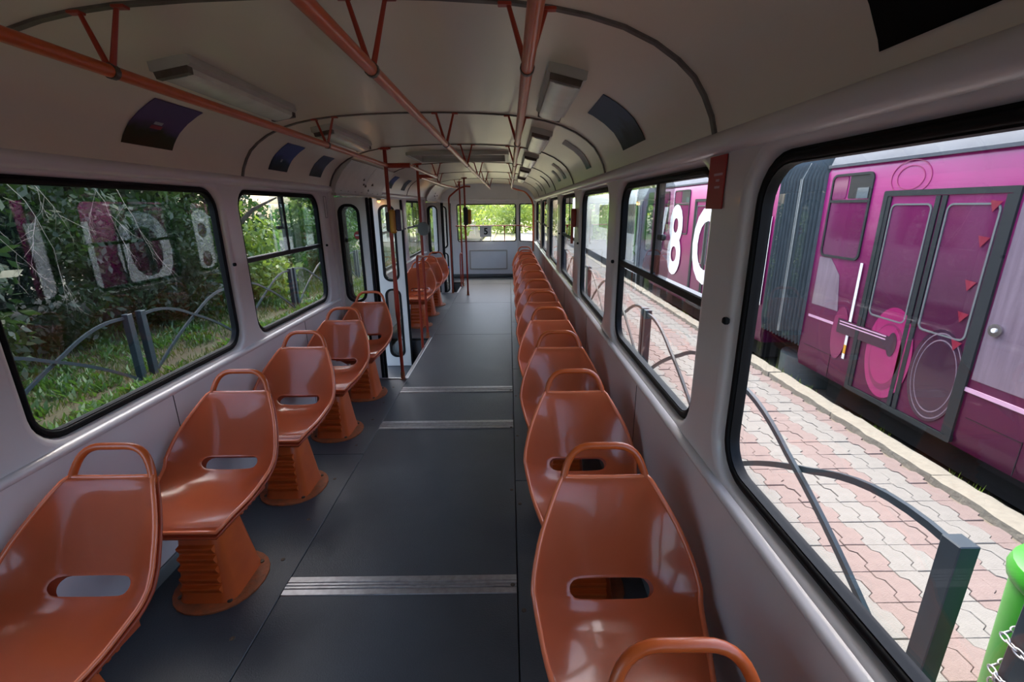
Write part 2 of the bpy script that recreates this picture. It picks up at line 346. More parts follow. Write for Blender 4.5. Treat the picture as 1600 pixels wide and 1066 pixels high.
# ------------------------------------------------------------------ side walls
ZT = 1.63; ZBS = {-1: .785, 1: .82}
LWIN = [(-3.05, -1.75, 0), (-1.55, -.5, 0), (-.3, 1.12, 0), (1.31, 2.49, 0), (2.66, 3.80, 1), (5.5, 6.75, 2), (6.95, 8.2, 2)]
RWIN = [(-3.05, -1.75, 0), (-1.55, -.5, 0), (-.3, 1.12, 0), (1.33, 2.45, 1), (2.68, 3.74, 0), (4.03, 5.16, 1), (5.45, 6.65, 0), (7.0, 8.2, 1), (8.45, 9.9, 1)]
def hole(w, s=-1): return ((w[0]+w[1])/2, (ZBS[s]+ZT)/2, w[1]-w[0], ZT-ZBS[s], .11)
def rect(a, b, c, d): return [(a, c), (b, c), (b, d), (a, d)]
mb = MB()
mb.plate(rect(Y0, 3.955, -.02, 1.72), [hole(w) for w in LWIN[:5]], XL(-W), .06, .03)
mb.plate(rect(5.365, 8.36, -.02, 1.72), [hole(w) for w in LWIN[5:]], XL(-W), .06, .03)
mb.plate(rect(9.68, Y1, -.02, 1.72), [], XL(-W), .06)
mb.box((-W-.03, 4.66, 1.70), (.06, 1.42, .06)).box((-W-.03, 9.02, 1.70), (.06, 1.33, .06))
wall_left = struct(mb.build('wall_left', M['wall']))
wall_right = struct(MB().plate(rect(Y0, Y1, -.02, 1.72), [hole(w, 1) for w in RWIN], XR(W), .06, .03).build('wall_right', M['wall']))
# sill bead, cornice and skirting
tn = 0
for s, segs in ((-1, ((Y0, 3.95), (5.37, 8.35))), (1, ((Y0, Y1),))):
    for a, b in segs:
        tn += 1; zs = ZBS[s]-.805
        bead = MB().loft([[(s*(W+.002), y, zs+.755), (s*(W-.010), y, zs+.758), (s*(W-.020), y, zs+.768), (s*(W-.022), y, zs+.778), (s*(W-.012), y, zs+.788), (s*(W+.002), y, zs+.79)] for y in (a, b)])
        struct(bead.build('trim_%d' % tn, M['wall'], sharp=60), 'rounded sill moulding under the side windows')
        tn += 1
        struct(MB().loft([[(s*(W+.01), y, .0), (s*(W-.014), y, .002), (s*(W-.014), y, .05), (s*(W-.008), y, .06), (s*(W+.01), y, .062)] for y in (a, b)]).build('baseboard_%s' % ('left' if s < 0 else 'right'), M['greyp']), 'grey rubber skirting')
        for y in np.arange(a+1.0, b, 1.36):
            MB().box((s*(W-.0008), y, .41), (.0016, .003, .69)).build('panel_joint', M['joint'], wall_left if s < 0 else wall_right)
    tn += 1
    struct(MB().loft([[(s*(W+.02), y, 1.648), (s*(W-.012), y, 1.65), (s*(W-.026), y, 1.662), (s*(W-.028), y, 1.682), (s*(W-.02), y, 1.70), (s*(W+.02), y, 1.71)] for y in (Y0, Y1)]).build('trim_%d' % tn, M['wall'], sharp=60), 'cornice moulding between windows and ceiling')
# windows
wi = 0
for s, wins in ((-1, LWIN), (1, RWIN)):
    F = (lambda X0: (XL(X0) if s < 0 else XR(X0)))
    for k, (a, b, typ) in enumerate(wins):
        wi += 1; ZB = ZBS[s]; yc = (a+b)/2; zc = (ZB+ZT)/2; w_, h_ = b-a, ZT-ZB
        root = struct(empty('window_%d' % wi, (s*(W+.03), yc, ZB)))
        root['label'] = 'rounded black-sealed side window of the tram'
        sw = .027
        mb = MB().ring(rrect(yc, zc, w_+.004, h_+.004, .112), rrect(yc, zc, w_-2*sw, h_-2*sw, .085), F(s*W), .026, .052)
        # round inner lip
        lp = rrect(yc, zc, w_-1.1*sw, h_-1.1*sw, .098)
        mb.tube([F(s*W)(p[0], p[1], .027) for p in lp], .0095, 8, closed=True); mb.build('seal', M['rubber'], root, sharp=50)
        gX = W+.042
        def pane(nm, y0, y1, z0, z1, r, X, mat, t=.004):
            return MB().prism(rrect((y0+y1)/2, (z0+z1)/2, y1-y0, z1-z0, r), F(s*X), 0, t).build(nm, mat, root, sharp=30)
        ia, ib, za, zb = a+sw-.006, b-sw+.006, ZB+sw-.006, ZT-sw+.006
        if typ == 0: pane('glass_pane', ia, ib, za, zb, .085, gX, M['glass'])
        else:
            zm = 1.235
            pane('glass_pane', ia, ib, za, zm, .03, gX, M['glass'])
            MB().box((s*(gX-.002), yc, zm), (.034, w_-2*sw+.01, .030), bev=.004).build('crossbar', M['blackmetal'], root)
            MB().box((s*(gX), yc, (zm+zb)/2), (.03, .028, zb-zm), bev=.003).build('divider', M['blackmetal'], root)
            # far half holds glass; the sliding pane stands partly open over it
            pane('glass_pane', yc, ib, zm, zb, .03, gX+.008, M['glass_dirty'])
            if typ == 1:
                sp = pane('sliding_pane', yc-.19, yc+.30, zm+.012, zb-.006, .04, gX-.012, M['glass_dirty'])
                MB().box((s*(gX-.022), yc-.12, 1.405), (.022, .05, .022), bev=.005).build('latch', M['dark'], root)
            else: pane('sliding_pane', ia, yc+.03, zm+.012, zb-.006, .04, gX-.012, M['glass'])
        MB().box((s*(W-.006), b+.012, 1.235), (.016, .018, .018), bev=.004).build('seal_knob', M['rubber'], root)

# ------------------------------------------------------------------ ceiling with ribs
ceiling = struct(empty('ceiling', (0, 4.5, 1.70)))
edges = [Y0] + RIBS + [Y1]
HX0, HX1, HY0, HY1 = -.42, .44, 4.42, 5.05
def ceil_panel(a, b, hatch=None):
    xs = sorted(set([p[0] for p in PROF] + ([HX0, HX1] if hatch else [])), reverse=True)
    zs = [float(np.interp(x, [p[0] for p in PROF[::-1]], [p[1] for p in PROF[::-1]])) for x in xs]
    yy = [a, b] if not hatch else [a, HY0, HY1, b]
    mb = MB(); n = len(xs)
    for off, nm in ((0, 0), (.05, 1)):
        vs = []
        for y in yy:
            for x, z in zip(xs, zs): vs.append((x*(1+.05*nm), y, z+.045*nm))
        fs = []
        for j in range(len(yy)-1):
            for i in range(n-1):
                if hatch and j == 1 and xs[i] <= HX1+1e-6 and xs[i+1] >= HX0-1e-6: continue
                fs.append((j*n+i, j*n+i+1, (j+1)*n+i+1, (j+1)*n+i))
        mb.add(vs, fs)
    return mb.build('ceiling_panel', M['ceil'], ceiling, sharp=50)
for a, b in zip(edges[:-1], edges[1:]): ceil_panel(a, b, hatch=(a < HY0 < b))
# roof hatch recess
mb = MB(); zc_ = 2.0
hw, hl = (HX1-HX0), (HY1-HY0)
mb.box((HX0-.008, (HY0+HY1)/2, 2.06), (.016, hl+.03, .17)).box((HX1+.008, (HY0+HY1)/2, 2.06), (.016, hl+.03, .17))
mb.box(((HX0+HX1)/2, HY0-.008, 2.06), (hw+.03, .016, .17)).box(((HX0+HX1)/2, HY1+.008, 2.06), (hw+.03, .016, .17)).box(((HX0+HX1)/2, (HY0+HY1)/2, 2.15), (hw+.05, hl+.05, .02))
hatch = tag(mb.build('roof_hatch', M['header']), 'recessed rectangular roof hatch between the ceiling ribs', 'hatch')
MB().ring(rrect((HX0+HX1)/2, (HY0+HY1)/2, hw+.07, hl+.07, .03), rrect((HX0+HX1)/2, (HY0+HY1)/2, hw-.005, hl-.005, .01), lambda a, b, d: (a, b, 1.975+d), 0, .035).build('hatch_rim', M['lampbody'], hatch)
MB().box(((HX0+HX1)/2, HY1-.06, 1.985), (.05, .03, .05), bev=.008).build('hatch_handle', M['red_pole'], hatch)
for yr in RIBS:
    mb = MB(); rw = .026
    n = len(PROF); rings = []
    for i, (x, z) in enumerate(PROF):
        x0, z0 = PROF[max(i-1, 0)]; x1, z1 = PROF[min(i+1, n-1)]; t = Vector((x1-x0, 0, z1-z0)).normalized(); nn = Vector((t.z, 0, -t.x))
        if nn.z > 0 and abs(x) < .9: nn = -nn
        if abs(x) >= .9: nn = Vector((-math.copysign(1, x)*abs(t.z), 0, -abs(t.x)))
        c = Vector((x, yr, z)); rings.append([c+Vector((0, -rw/2, 0))-nn*.003, c+Vector((0, -rw/2+.004, 0))+nn*.006, c+Vector((0, rw/2-.004, 0))+nn*.006, c+Vector((0, rw/2, 0))-nn*.003])
    mb.loft(rings); mb.build('rib', M['rib'], ceiling, sharp=60)
for yj in (3.995, 5.33, 8.395, 9.665):
    struct(MB().box((-W-.01, yj, .67), (.07, .08 if yj < 4 or 8 < yj < 9 else .05, 1.98)).build('trim_%d' % (40+int(yj)), M['wall']), 'door jamb of the tram')
# front bulkhead behind the viewer and the rear wall
struct(MB().plate([(-1.08, -.02), (1.08, -.02), (1.08, 1.7), (.9, 1.92), (.5, 2.04), (-.5, 2.04), (-.9, 1.92), (-1.08, 1.7)], [], lambda a, b, d: (a, Y0-d, b), .05).build('wall_front', M['wall']))
RZ0, RZ1 = .785, 1.595
CORX, CORY = .66, 10.4
mb = MB().plate([(-1.08, -.02), (CORX, -.02), (CORX, 2.04), (-.5, 2.04), (-.9, 1.93), (-1.08, 1.72)], [(-.025, (RZ0+RZ1)/2, 1.31, RZ1-RZ0, .05)], YF(10.4), .06, .012)
ang = Vector((1.06-CORX, 10.12-CORY, 0)); al = ang.length; ad_ = ang.normalized(); an_ = Vector((-ad_.y, ad_.x, 0))
def CF(a, b, d): p = Vector((CORX, CORY, 0))+ad_*a+an_*d; return (p.x, p.y, b)
mb.plate([(0, -.02), (al, -.02), (al, 1.70), (al*.6, 1.9), (0, 2.04)], [(al*.5-.01, (RZ0+RZ1)/2, al-.09, RZ1-RZ0, .04)], CF, .05, .01)
mb.box((-.02, 10.395, 1.68), (2.0, .03, .03), bev=.01)
wall_rear = struct(mb.build('wall_rear', M['rearwall']))
MB().ring(rrect(-.0, .385, .86, .44, .02), rrect(0, .385, .80, .38, .015), YF(10.388), 0, .014).build('panel_frame', M['lampbody'], wall_rear)
MB().box((0, 10.37, .035), (2.0, .06, .07), bev=.01).build('kick_board', M['greyp'], wall_rear)
rw_ = struct(empty('window_20', (-.025, 10.42, RZ0))); rw_['label'] = 'wide rear window of the tram'
MB().ring(rrect(-.025, 1.19, 1.315, RZ1-RZ0+.004, .05), rrect(-.025, 1.19, 1.27, RZ1-RZ0-.04, .03), YF(10.405), 0, .04).build('seal', M['rubber'], rw_)
MB().prism(rrect(-.025, 1.19, 1.28, RZ1-RZ0-.03, .03), YF(10.43), 0, .005).build('glass_pane', M['glass'], rw_)
rc_ = struct(empty('window_21', CF(al*.5, RZ0, .02))); rc_['label'] = 'narrow angled corner pane beside the rear window'
MB().ring(rrect(al*.5-.01, 1.19, al-.087, RZ1-RZ0+.004, .04), rrect(al*.5-.01, 1.19, al-.125, RZ1-RZ0-.04, .03), CF, .008, .04).build('seal', M['rubber'], rc_)
MB().prism(rrect(al*.5-.01, 1.19, al-.12, RZ1-RZ0-.03, .03), CF, .03, .035).build('glass_pane', M['glass'], rc_)

# ------------------------------------------------------------------ door headers and folded doors
for n, (a, b, yf) in enumerate(((3.99, 5.5, 4.02), (8.42, 9.72, 8.45))):
    hd = struct(empty('trim_%d' % (30+n), (-.95, (a+b)/2, 1.64)), 'cream door mechanism cover above the open door')
    mid = a+(b-a)*.52
    for (p, q) in ((a+.02, mid-.003), (mid+.003, b-.03)):
        MB().loft([[(-1.0, y, 1.652), (-.985, y, 1.648), (-.965, y, 1.72), (-.90, y, 1.82), (-.815, y, 1.905), (-.83, y, 1.916), (-.90, y, 1.875), (-.985, y, 1.78), (-1.01, y, 1.70)] for y in (p, q)]).build('cover_panel', M['header'], hd)
    MB().box((-.995, (a+b)/2, 1.64), (.06, b-a, .02)).build('header_channel', M['lampbody'], hd)
    for k in range(8):
        y = a+.1+k*(b-a-.2)/7
        MB().lathe([(.006, 0), (.006, .004)], (-.957, y, 1.668), 8).build('screw', M['screw'], hd)
    for (dy, dz, sz) in ((.72, .10, .02), (.80, .09, .026), (.93, .05, .02), (1.0, .11, .03), (.66, .14, .02)):
        if a+dy < b-.05: MB().box((float(np.interp(1.648+dz, [1.648, 1.72, 1.82, 1.905], [-.985, -.965, -.90, -.815]))+.0, a+dy, 1.648+dz), (.012, sz, sz*1.1)).build('cover_slot', M['rib'], hd)
    rod = tag(MB().tube([(-.95, a+.02, 1.628), (-.95, b-.04, 1.628)], .009, 8).build('door_rod', M['chrome']), 'polished door rod under the %s door cover' % ('first' if n == 0 else 'rear'), 'rod')
    lr = empty('door_lamp', (-.93, yf+1.12, 1.60)); tag(lr, 'small lit amber lamp above the %s open door' % ('first' if n == 0 else 'rear'), 'lamp')
    MB().lathe([(.022, 0), (.022, .02), (.012, .03)], (-.93, yf+1.12, 1.60), 12).build('lamp_base', M['lampbody'], lr)
    MB().lathe([(.004, -.022), (.014, -.016), (.018, 0)], (-.93, yf+1.12, 1.60), 12).build('lamp_bulb', M['lampon'], lr)
    ld = bpy.data.lights.new('door_lamp_light', 'POINT'); ld.energy = .12; ld.color = (1, .5, .18); ld.shadow_soft_size = .02
    lo = bpy.data.objects.new('door_lamp_light', ld); COL.objects.link(lo); lo.parent = lr; lo.location = (.0, 0, -.04)
LEAF_W = .29
def door_leaf(name, parent, Y, x0, flip):
    """a door leaf standing across the tram (folded open), x from x0 to x0+LEAF_W"""
    xc = x0+LEAF_W/2; lf = empty(name, (xc, Y, -.31), parent)
    win = [(xc-.005, 1.137, .175, .835, .075), (xc-.005, .215, .175, .82, .075)]
    MB().plate(rect(x0, x0+LEAF_W, -.31, 1.615), win, YF(Y), .028, .004).build('leaf_frame', M['door'], lf)
    for (cx, cz, w_, h_, r) in win:
        MB().ring(rrect(cx, cz, w_+.012, h_+.012, r+.006), rrect(cx, cz, w_-.035, h_-.035, r-.015), YF(Y-.004), 0, .036).build('window_seal', M['rubber'], lf)
        MB().prism(rrect(cx, cz, w_-.02, h_-.02, r-.01), YF(Y+.012), 0, .004).build('window_glass', M['glass'], lf)
    MB().box((x0+LEAF_W+.012, Y+.014, .65), (.026, .032, 1.92), bev=.008).build('edge_seal', M['rubber'], lf)
    return lf
for n, (ya, yb) in enumerate(((4.03, 5.22), (8.43, 9.58))):
    dr = struct(empty('door_%d' % (n+1), (-1.03, (ya+yb)/2, -.31))); dr['label'] = 'folding door of white leaves, folded open to both sides of its doorway'
    door_leaf('door_leaf', dr, ya, -1.035, 0); door_leaf('door_leaf', dr, ya+.055, -1.02, 0)
    door_leaf('door_leaf', dr, yb, -1.02, 0); door_leaf('door_leaf', dr, yb+.055, -1.035, 0)
    if n == 0:
        sg = empty('no_entry_sticker', (-.835, ya-.001, 1.27)); tag(sg, 'round red no-entry sticker on the folded door window', 'sticker')
        MB().lathe([(.034, 0), (.034, .003)], (-.835, ya+.006, 1.30), 20, 'Y').build('red_disc', M['red'], sg)
        MB().box((-.835, ya+.004, 1.30), (.042, .003, .012)).build('white_bar', M['white'], sg)
    else:
        tag(MB().lathe([(.022, 0), (.022, .003)], (-.81, yb-.006, .33), 16, 'Y').build('blue_sticker', M['blue']), 'small round blue sticker on the rear door leaf', 'sticker')

# ------------------------------------------------------------------ seats
def seat_surface():
    C = [(0.0, -.125, .388), (.04, -.116, .402), (.10, -.085, .410), (.22, -.01, .410), (.36, .085, .404), (.47, .168, .404), (.54, .22, .418), (.60, .258, .448), (.66, .285, .488), (.74, .315, .552), (.84, .350, .630), (.94, .384, .704), (.975, .397, .722), (1.0, .408, .724)]
    HW = [(0, .150), (.05, .165), (.15, .180), (.3, .205), (.45, .222), (.58, .230), (.68, .226), (.78, .205), (.88, .170), (.96, .138), (1, .128)]
    LF = [(0, .0), (.1, .004), (.25, .022), (.4, .060), (.52, .090), (.62, .098), (.72, .082), (.82, .05), (.92, .020), (1, .004)]
    cs = [c[0] for c in C]
    def sm(xs, ps, s_):                                   # smoothed interpolation
        return float(np.mean([np.interp(np.clip(s_+d, 0, 1), xs, ps) for d in (-.03, -.015, 0, .015, .03)]))
    def f(s_, w):
        y = sm(cs, [c[1] for c in C], s_); z = sm(cs, [c[2] for c in C], s_)
        y1 = sm(cs, [c[1] for c in C], min(s_+.03, 1)); z1 = sm(cs, [c[2] for c in C], min(s_+.03, 1)); y0 = sm(cs, [c[1] for c in C], max(s_-.03, 0)); z0 = sm(cs, [c[2] for c in C], max(s_-.03, 0))
        t = Vector((0, y1-y0, z1-z0)).normalized(); nn = Vector((0, -t.z, t.y))
        if s_ < .12: nn = Vector((0, 0, 1))
        hw_ = sm([h[0] for h in HW], [h[1] for h in HW], s_); lf = sm([l[0] for l in LF], [l[1] for l in LF], s_)
        return Vector((w*hw_, y, z)) + nn*(lf*abs(w)**2.6) + Vector((0, 0, 0)), nn, hw_
    return f
SF = seat_surface()
def make_seat_shell():
    NU, NV = 30, 48; S1, S2, WH = .563, .630, .53
    hc = (S1+S2)/2; hh = (S2-S1)/2*1.05
    # parameter-space metric: s spans ~0.8 m, w spans ~0.45 m
    ms, mw = .80, .225
    us = np.linspace(-1, 1, NU+1); vs_ = np.concatenate([np.linspace(0, .53, 22, endpoint=False), np.linspace(.53, .66, 14, endpoint=False), np.linspace(.66, 1, 16)])
    bm = bmesh.new(); P = {}; grid = []
    for s_ in vs_:
        row = []
        for w in us:
            v = bm.verts.new((0, 0, 0)); P[v] = [float(s_), float(w)]; row.append(v)
        grid.append(row)
    def sd(s_, w):                                        # signed distance to the stadium slot (metres)
        a = abs(w)*mw; b = (s_-hc)*ms; r = hh*ms; L = WH*mw-r
        return math.hypot(max(a-L, 0), b)-r
    for j in range(len(vs_)-1):
        for i in range(NU):
            q = [grid[j][i], grid[j][i+1], grid[j+1][i+1], grid[j+1][i]]
            cs_ = sum(P[v][0] for v in q)/4; cw = sum(P[v][1] for v in q)/4
            if sd(cs_, cw) > 0: bm.faces.new(q)
    for v in list(bm.verts):
        if not v.link_faces: bm.verts.remove(v); P.pop(v)
    for v in bm.verts:                                    # snap the slot boundary onto the stadium
        s_, w = P[v]
        if any(e.is_boundary for e in v.link_edges) and .5 < s_ < .7 and abs(w) < .9:
            for _ in range(6):
                d = sd(s_, w); e1 = 1e-4; gs = (sd(s_+e1, w)-d)/e1; gw = (sd(s_, w+e1)-d)/e1; g2 = gs*gs/(ms*ms)*ms*ms+gw*gw/(mw*mw)*mw*mw
                k = d/max((gs/ms)**2+(gw/mw)**2, 1e-9); s_ -= k*gs/ms**2; w -= k*gw/mw**2
            P[v] = [s_, w]
    for v in bm.verts: v.co = SF(*P[v])[0]
    return bm, P
def bm_to_obj(bm, name, mat, parent):
    bmesh.ops.recalc_face_normals(bm, faces=bm.faces); me = bpy.data.meshes.new(name); bm.to_mesh(me); bm.free(); me.shade_smooth(); me.set_sharp_from_angle(angle=math.radians(60))
    me.materials.append(mat); o = bpy.data.objects.new(name, me); COL.objects.link(o); o.parent = parent; return o
def rim_path(off=0.0, shrink=1.0, n=26):
    pts = []
    for w in np.linspace(-1, 1, 9): pts.append((0.0, w))
    for s_ in np.linspace(0, 1, n)[1:]: pts.append((s_, 1))
    for w in np.linspace(1, -1, 9)[1:]: pts.append((1.0, w))
    for s_ in np.linspace(1, 0, n)[1:-1]: pts.append((s_, -1))
    out = []
    for s_, w in pts: p, nn, _ = SF(s_, w*shrink); out.append(p-nn*off)
    return out
def make_seat():
    root = empty('tram_seat', (0, 0, 0))
    bm, P = make_seat_shell(); bmesh.ops.solidify(bm, geom=bm.faces[:], thickness=-.010)
    sh = bm_to_obj(bm, 'seat_shell', M['orange'], root)
    MB().tube(rim_path(.003), .0075, 8, closed=True).build('rim', M['orange'], sh, sharp=80)
    # back shell hugging the underside
    bm2, P2 = make_seat_shell()
    for v in bm2.verts:
        p, nn, _ = SF(P2[v][0], P2[v][1]*.97); v.co = p-nn*.026 + Vector((0, .0, -.004))
    us = bm_to_obj(bm2, 'back_shell', M['orange_under'], root)
    MB().tube(rim_path(.028, .97), .006, 8, closed=True).build('lower_rim', M['orange_under'], us, sharp=80)
    h = fillet([(-.122, .352, .60), (-.134, .402, .712), (-.092, .438, .811), (.092, .438, .811), (.134, .402, .712), (.122, .352, .60)], .055)
    MB().tube(h, .0115, 10).build('grab_handle', M['rail'], root, sharp=80)
    def sec(z, hx, hy, cy, r=.035): return [(a, b, z) for a, b in rrect(0, cy, 2*hx, 2*hy, r, 4)]
    MB().loft([sec(.006, .118, .128, .055, .05), sec(.03, .110, .120, .055, .045), sec(.18, .094, .100, .05), sec(.318, .082, .084, .046), sec(.325, .080, .080, .046)]).build('pedestal', M['pedestal'], root, sharp=50)
    ped = root.children[-1]
    for k in range(5):
        z = .055+k*.044; t = z/.34; yf = .055-.01*t-(.124-.044*t); hx = (.080-.016*t)
        MB().loft([[(x, yf+.012, z), (x, yf-.002, z), (x, yf-.014, z+.024), (x, yf-.014, z+.031), (x, yf+.012, z+.034)] for x in (-hx, hx)]).build('louver', M['pedestal'], ped, sharp=25)
    MB().loft([[(a, b, 0.0) for a, b in rrect(0, .055, .35, .35, .165, 6)], [(a, b, .007) for a, b in rrect(0, .055, .35, .35, .165, 6)], [(a, b, .010) for a, b in rrect(0, .055, .335, .335, .16, 6)]]).build('base_flange', M['flange'], root, sharp=50)
    fl = root.children[-1]
    for a in (40, 130, 220, 310):
        MB().lathe([(.010, 0), (.010, .005), (.006, .007)], (.150*math.cos(math.radians(a)), .055+.150*math.sin(math.radians(a)), .010), 8).build('bolt', M['screw'], fl)
    mb = MB()
    mb.loft([[(-.105, -.045, .308), (.105, -.045, .308), (.105, .15, .308), (-.105, .15, .308)], [(-.145, -.085, .352), (.145, -.085, .352), (.16, .20, .356), (-.16, .20, .356)], [(-.140, -.082, .384), (.140, -.082, .384), (.16, .20, .386), (-.16, .20, .386)]])
    for x in (-.152, .152):
        for k in range(4): mb.box((x*.95, .04+.03*k, .360), (.012, .012, .030))
    mb.build('seat_bracket', M['orange_under'], root, sharp=30)
    for x in (-.07, .07): MB().lathe([(.012, 0), (.012, .006)], (x, -.090, .366), 8, 'Y').build('bolt', M['screw'], root)
    return root
LEFT_A = [.85, 1.53, 2.21, 2.885, 3.56]; LEFT_B = [5.92, 6.58, 7.27]; RIGHT = [.15+.667*k for k in range(13)]
seat0 = make_seat(); first = True
def place_seat(x, y, label, group):
    global first
    o = seat0 if first else copy_tree(seat0); first = False
    o.location = (x, y, 0); tag(o, label, 'seat', group); return o
for k, y in enumerate(LEFT_A):
    place_seat(-.765-(.015 if k == 0 else 0), y, 'orange shell seat on the door side, %s from the first open door' % ORD[len(LEFT_A)-1-k], 'door-side seats before the first door')
for k, y in enumerate(LEFT_B):
    place_seat(-.755, y, 'orange shell seat between the two doors, %s behind the first door' % ORD[k], 'door-side seats between the doors')
for k, y in enumerate(RIGHT):
    place_seat(.755, y, 'orange shell seat in the long unbroken row, %s from the rear wall' % ORD[len(RIGHT)-1-k], 'row of seats opposite the doors')

# ------------------------------------------------------------------ overhead handrails
def vbracket(par, x, y, zb=1.855, s=.047):
    mb = MB()
    for sg in (-1, 1):
        zt = ceil_z(x+sg*s)
        mb.tube([(x+sg*.006, y, zb+.012), (x+sg*s, y, zt-.004)], [.0075, .0055], 8)
        mb.box((x+sg*(s+.008), y, zt-.006), (.034, .022, .008), bev=.002)
    mb.build('bracket', M['red_pole'], par)
    MB().tube([(x, y-.008, zb), (x, y+.008, zb)], .0185, 12).build('clamp_ring', M['rib'], par)
def handrail(label, paths, xs_ys):
    p0 = paths[0][0]; root = tag(empty('overhead_handrail', (p0[0], 3, 1.855)), label, 'handrail')
    for p in paths: MB().tube(p, .0155, 14).build('rail_tube', M['rail'], root, sharp=80)
    for x, y in xs_ys: vbracket(root, x, y)
    return root
handrail('orange overhead handrail on the door side ending at the red door pole', [[(-.52, Y0+.1, 1.855), (-.52, 3.96, 1.855)]], [(-.52, 1.29), (-.52, 2.70)])
handrail('short overhead handrail above the aisle beside the first door', [[(-.345, 3.97, 1.855), (-.345, 5.5, 1.855)]], [(-.345, 5.5)])
handrail('overhead handrail on the door side between the two doors', [fillet([(-.53, 5.5, 1.855), (-.53, 7.6, 1.855), (-.44, 8.5, 1.855)], .3)], [(-.53, 6.95), (-.44, 8.5)])
handrail('orange overhead handrail running along the middle of the ceiling', [[(.13, Y0+.1, 1.855), (.13, 8.9, 1.855)]], [(.13, y) for y in RIBS])
handrail('orange overhead handrail above the long seat row, bent down at its rear end',
         [fillet([(.52, Y0+.1, 1.855), (.52, 8.75, 1.855), (.80, 9.2, 1.80), (.95, 9.35, 1.62), (.955, 9.38, .66)], .12)], [(.52, y) for y in RIBS])
# ------------------------------------------------------------------ vertical poles
def pole(label, x, y, z0=0.0, top=None, extra=None, wrap=False):
    zt = (ceil_z(x) if top is None else top)
    root = tag(empty('grab_pole', (x, y, z0)), label, 'pole')
    MB().tube([(x, y, z0), (x, y, zt-.002)], .0155, 14).build('pole_tube', M['red_pole'], root, sharp=80)
    MB().tube([(x, y, z0), (x, y, z0+.07)], .0195, 12).lathe([(.034, 0), (.034, .006)], (x, y, z0), 14).build('foot_sleeve', M['flange'], root)
    if wrap: MB().tube([(x, y, .55), (x, y, .60), (x, y, .85), (x, y, .95)], [.0165, .021, .021, .0165], 12).build('tape_wrap', M['red_pole'], root)
    if top is None:
        mb = MB().lathe([(.034, -.016), (.034, 0)], (x, y, zt-.002), 12); mb.tube([(x-.05, y, zt-.006), (x+.05, y, zt-.006)], .009, 8); mb.build('top_socket', M['red_pole'], root)
    if extra:
        for nm, pts, r in extra: MB().tube(pts, r, 12).build(nm, M['red_pole'], root, sharp=80)
    return root
pole('red grab pole at the front edge of the first step well', -.53, 3.97, extra=[('rail_link', [(-.53, 3.97, 1.855), (-.33, 3.97, 1.855)], .02)], wrap=True)
pole('red grab pole at the rear edge of the first step well', -.535, 5.36, extra=[('rail_link', [(-.535, 5.36, 1.86), (-.345, 5.45, 1.86)], .018), ('step_rail', fillet([(-.52, 4.93, -.31), (-.52, 4.93, .98), (-.53, 5.02, 1.02), (-.535, 5.36, .98)], .08), .0145)])
pole('red grab pole in the aisle with the rear ticket validator', -.285, 8.17, extra=[('rail_link', [(-.285, 8.17, 1.87), (-.18, 8.17, 1.865)], .014)])
pole('red frame pole at the front edge of the rear step well', -.585, 8.385, top=1.62, extra=[('bent_top', fillet([(-.585, 8.385, 1.60), (-.585, 8.385, 1.70), (-.40, 8.35, 1.84), (-.30, 8.3, 1.87)], .1), .0155)])
pole('red grab pole at the rear edge of the rear step well', -.47, 9.18, extra=[('step_rail', fillet([(-.49, 9.0, -.31), (-.49, 9.0, .66), (-.475, 9.18, .66), (-.475, 9.2, .02)], .06), .013)])
# ------------------------------------------------------------------ boxes on the poles
v = tag(empty('ticket_validator', (-.49, 3.95, 1.32)), 'yellow and violet ticket validator on the pole by the first door', 'validator')
MB().box((-.535, 3.965, 1.41), (.05, .06, .16), bev=.01).build('back_plate', M['dark'], v)
MB().box((-.495, 3.93, 1.415), (.05, .07, .19), bev=.012).build('yellow_front', M['yellow'], v)
MB().box((-.45, 3.945, 1.425), (.045, .08, .175), bev=.01).build('violet_side', M['violet'], v)
v = tag(empty('ticket_validator', (-.49, 5.35, 1.22)), 'grey round-topped box on the pole behind the first step well', 'validator')
MB().prism(rrect(-.50, 1.295, .115, .145, .05), YF(5.28), 0, .06).build('grey_case', M['greyp'], v)
MB().box((-.515, 5.345, 1.295), (.04, .05, .08)).build('clamp', M['dark'], v)
v = tag(empty('ticket_validator', (-.24, 8.16, 1.29)), 'black and amber ticket validator on the rear aisle pole', 'validator')
MB().box((-.27, 8.10, 1.38), (.075, .09, .30), bev=.015).build('case', M['dark'], v)
MB().box((-.205, 8.11, 1.37), (.06, .07, .24), bev=.012).build('amber_front', M['yellow'], v)
# ------------------------------------------------------------------ rear rail and sign
rr = tag(empty('rear_window_rail', (0, 10.3, .8)), 'red guard rail across the rear window', 'handrail')
MB().tube(fillet([(-.70, 10.30, 1.135), (.58, 10.30, 1.135), (.72, 10.27, 1.135), (1.0, 10.05, 1.09)], .1), .011, 10).build('rail_tube', M['red_pole'], rr, sharp=80)
for x in (-.50, .37): MB().tube([(x, 10.30, 1.13), (x, 10.30, 1.08), (x, 10.35, .80)], [.03, .011, .009], 8).build('bracket', M['red_pole'], rr)
def text_mb(txt, fmap, size, depth, cx=True, off=0.0):
    cu = bpy.data.curves.new('tmp', 'FONT'); cu.body = txt; cu.size = size; cu.align_x = 'CENTER' if cx else 'LEFT'; cu.resolution_u = 4; cu.fill_mode = 'BOTH'; cu.extrude = depth/2; cu.offset = off
    ob = bpy.data.objects.new('tmp', cu); COL.objects.link(ob); dg = bpy.context.evaluated_depsgraph_get(); me = bpy.data.meshes.new_from_object(ob.evaluated_get(dg))
    vs = [fmap(v.co.x, v.co.y, v.co.z) for v in me.vertices]; fs = [tuple(p.vertices) for p in me.polygons]
    bpy.data.objects.remove(ob); bpy.data.curves.remove(cu); bpy.data.meshes.remove(me); return vs, fs
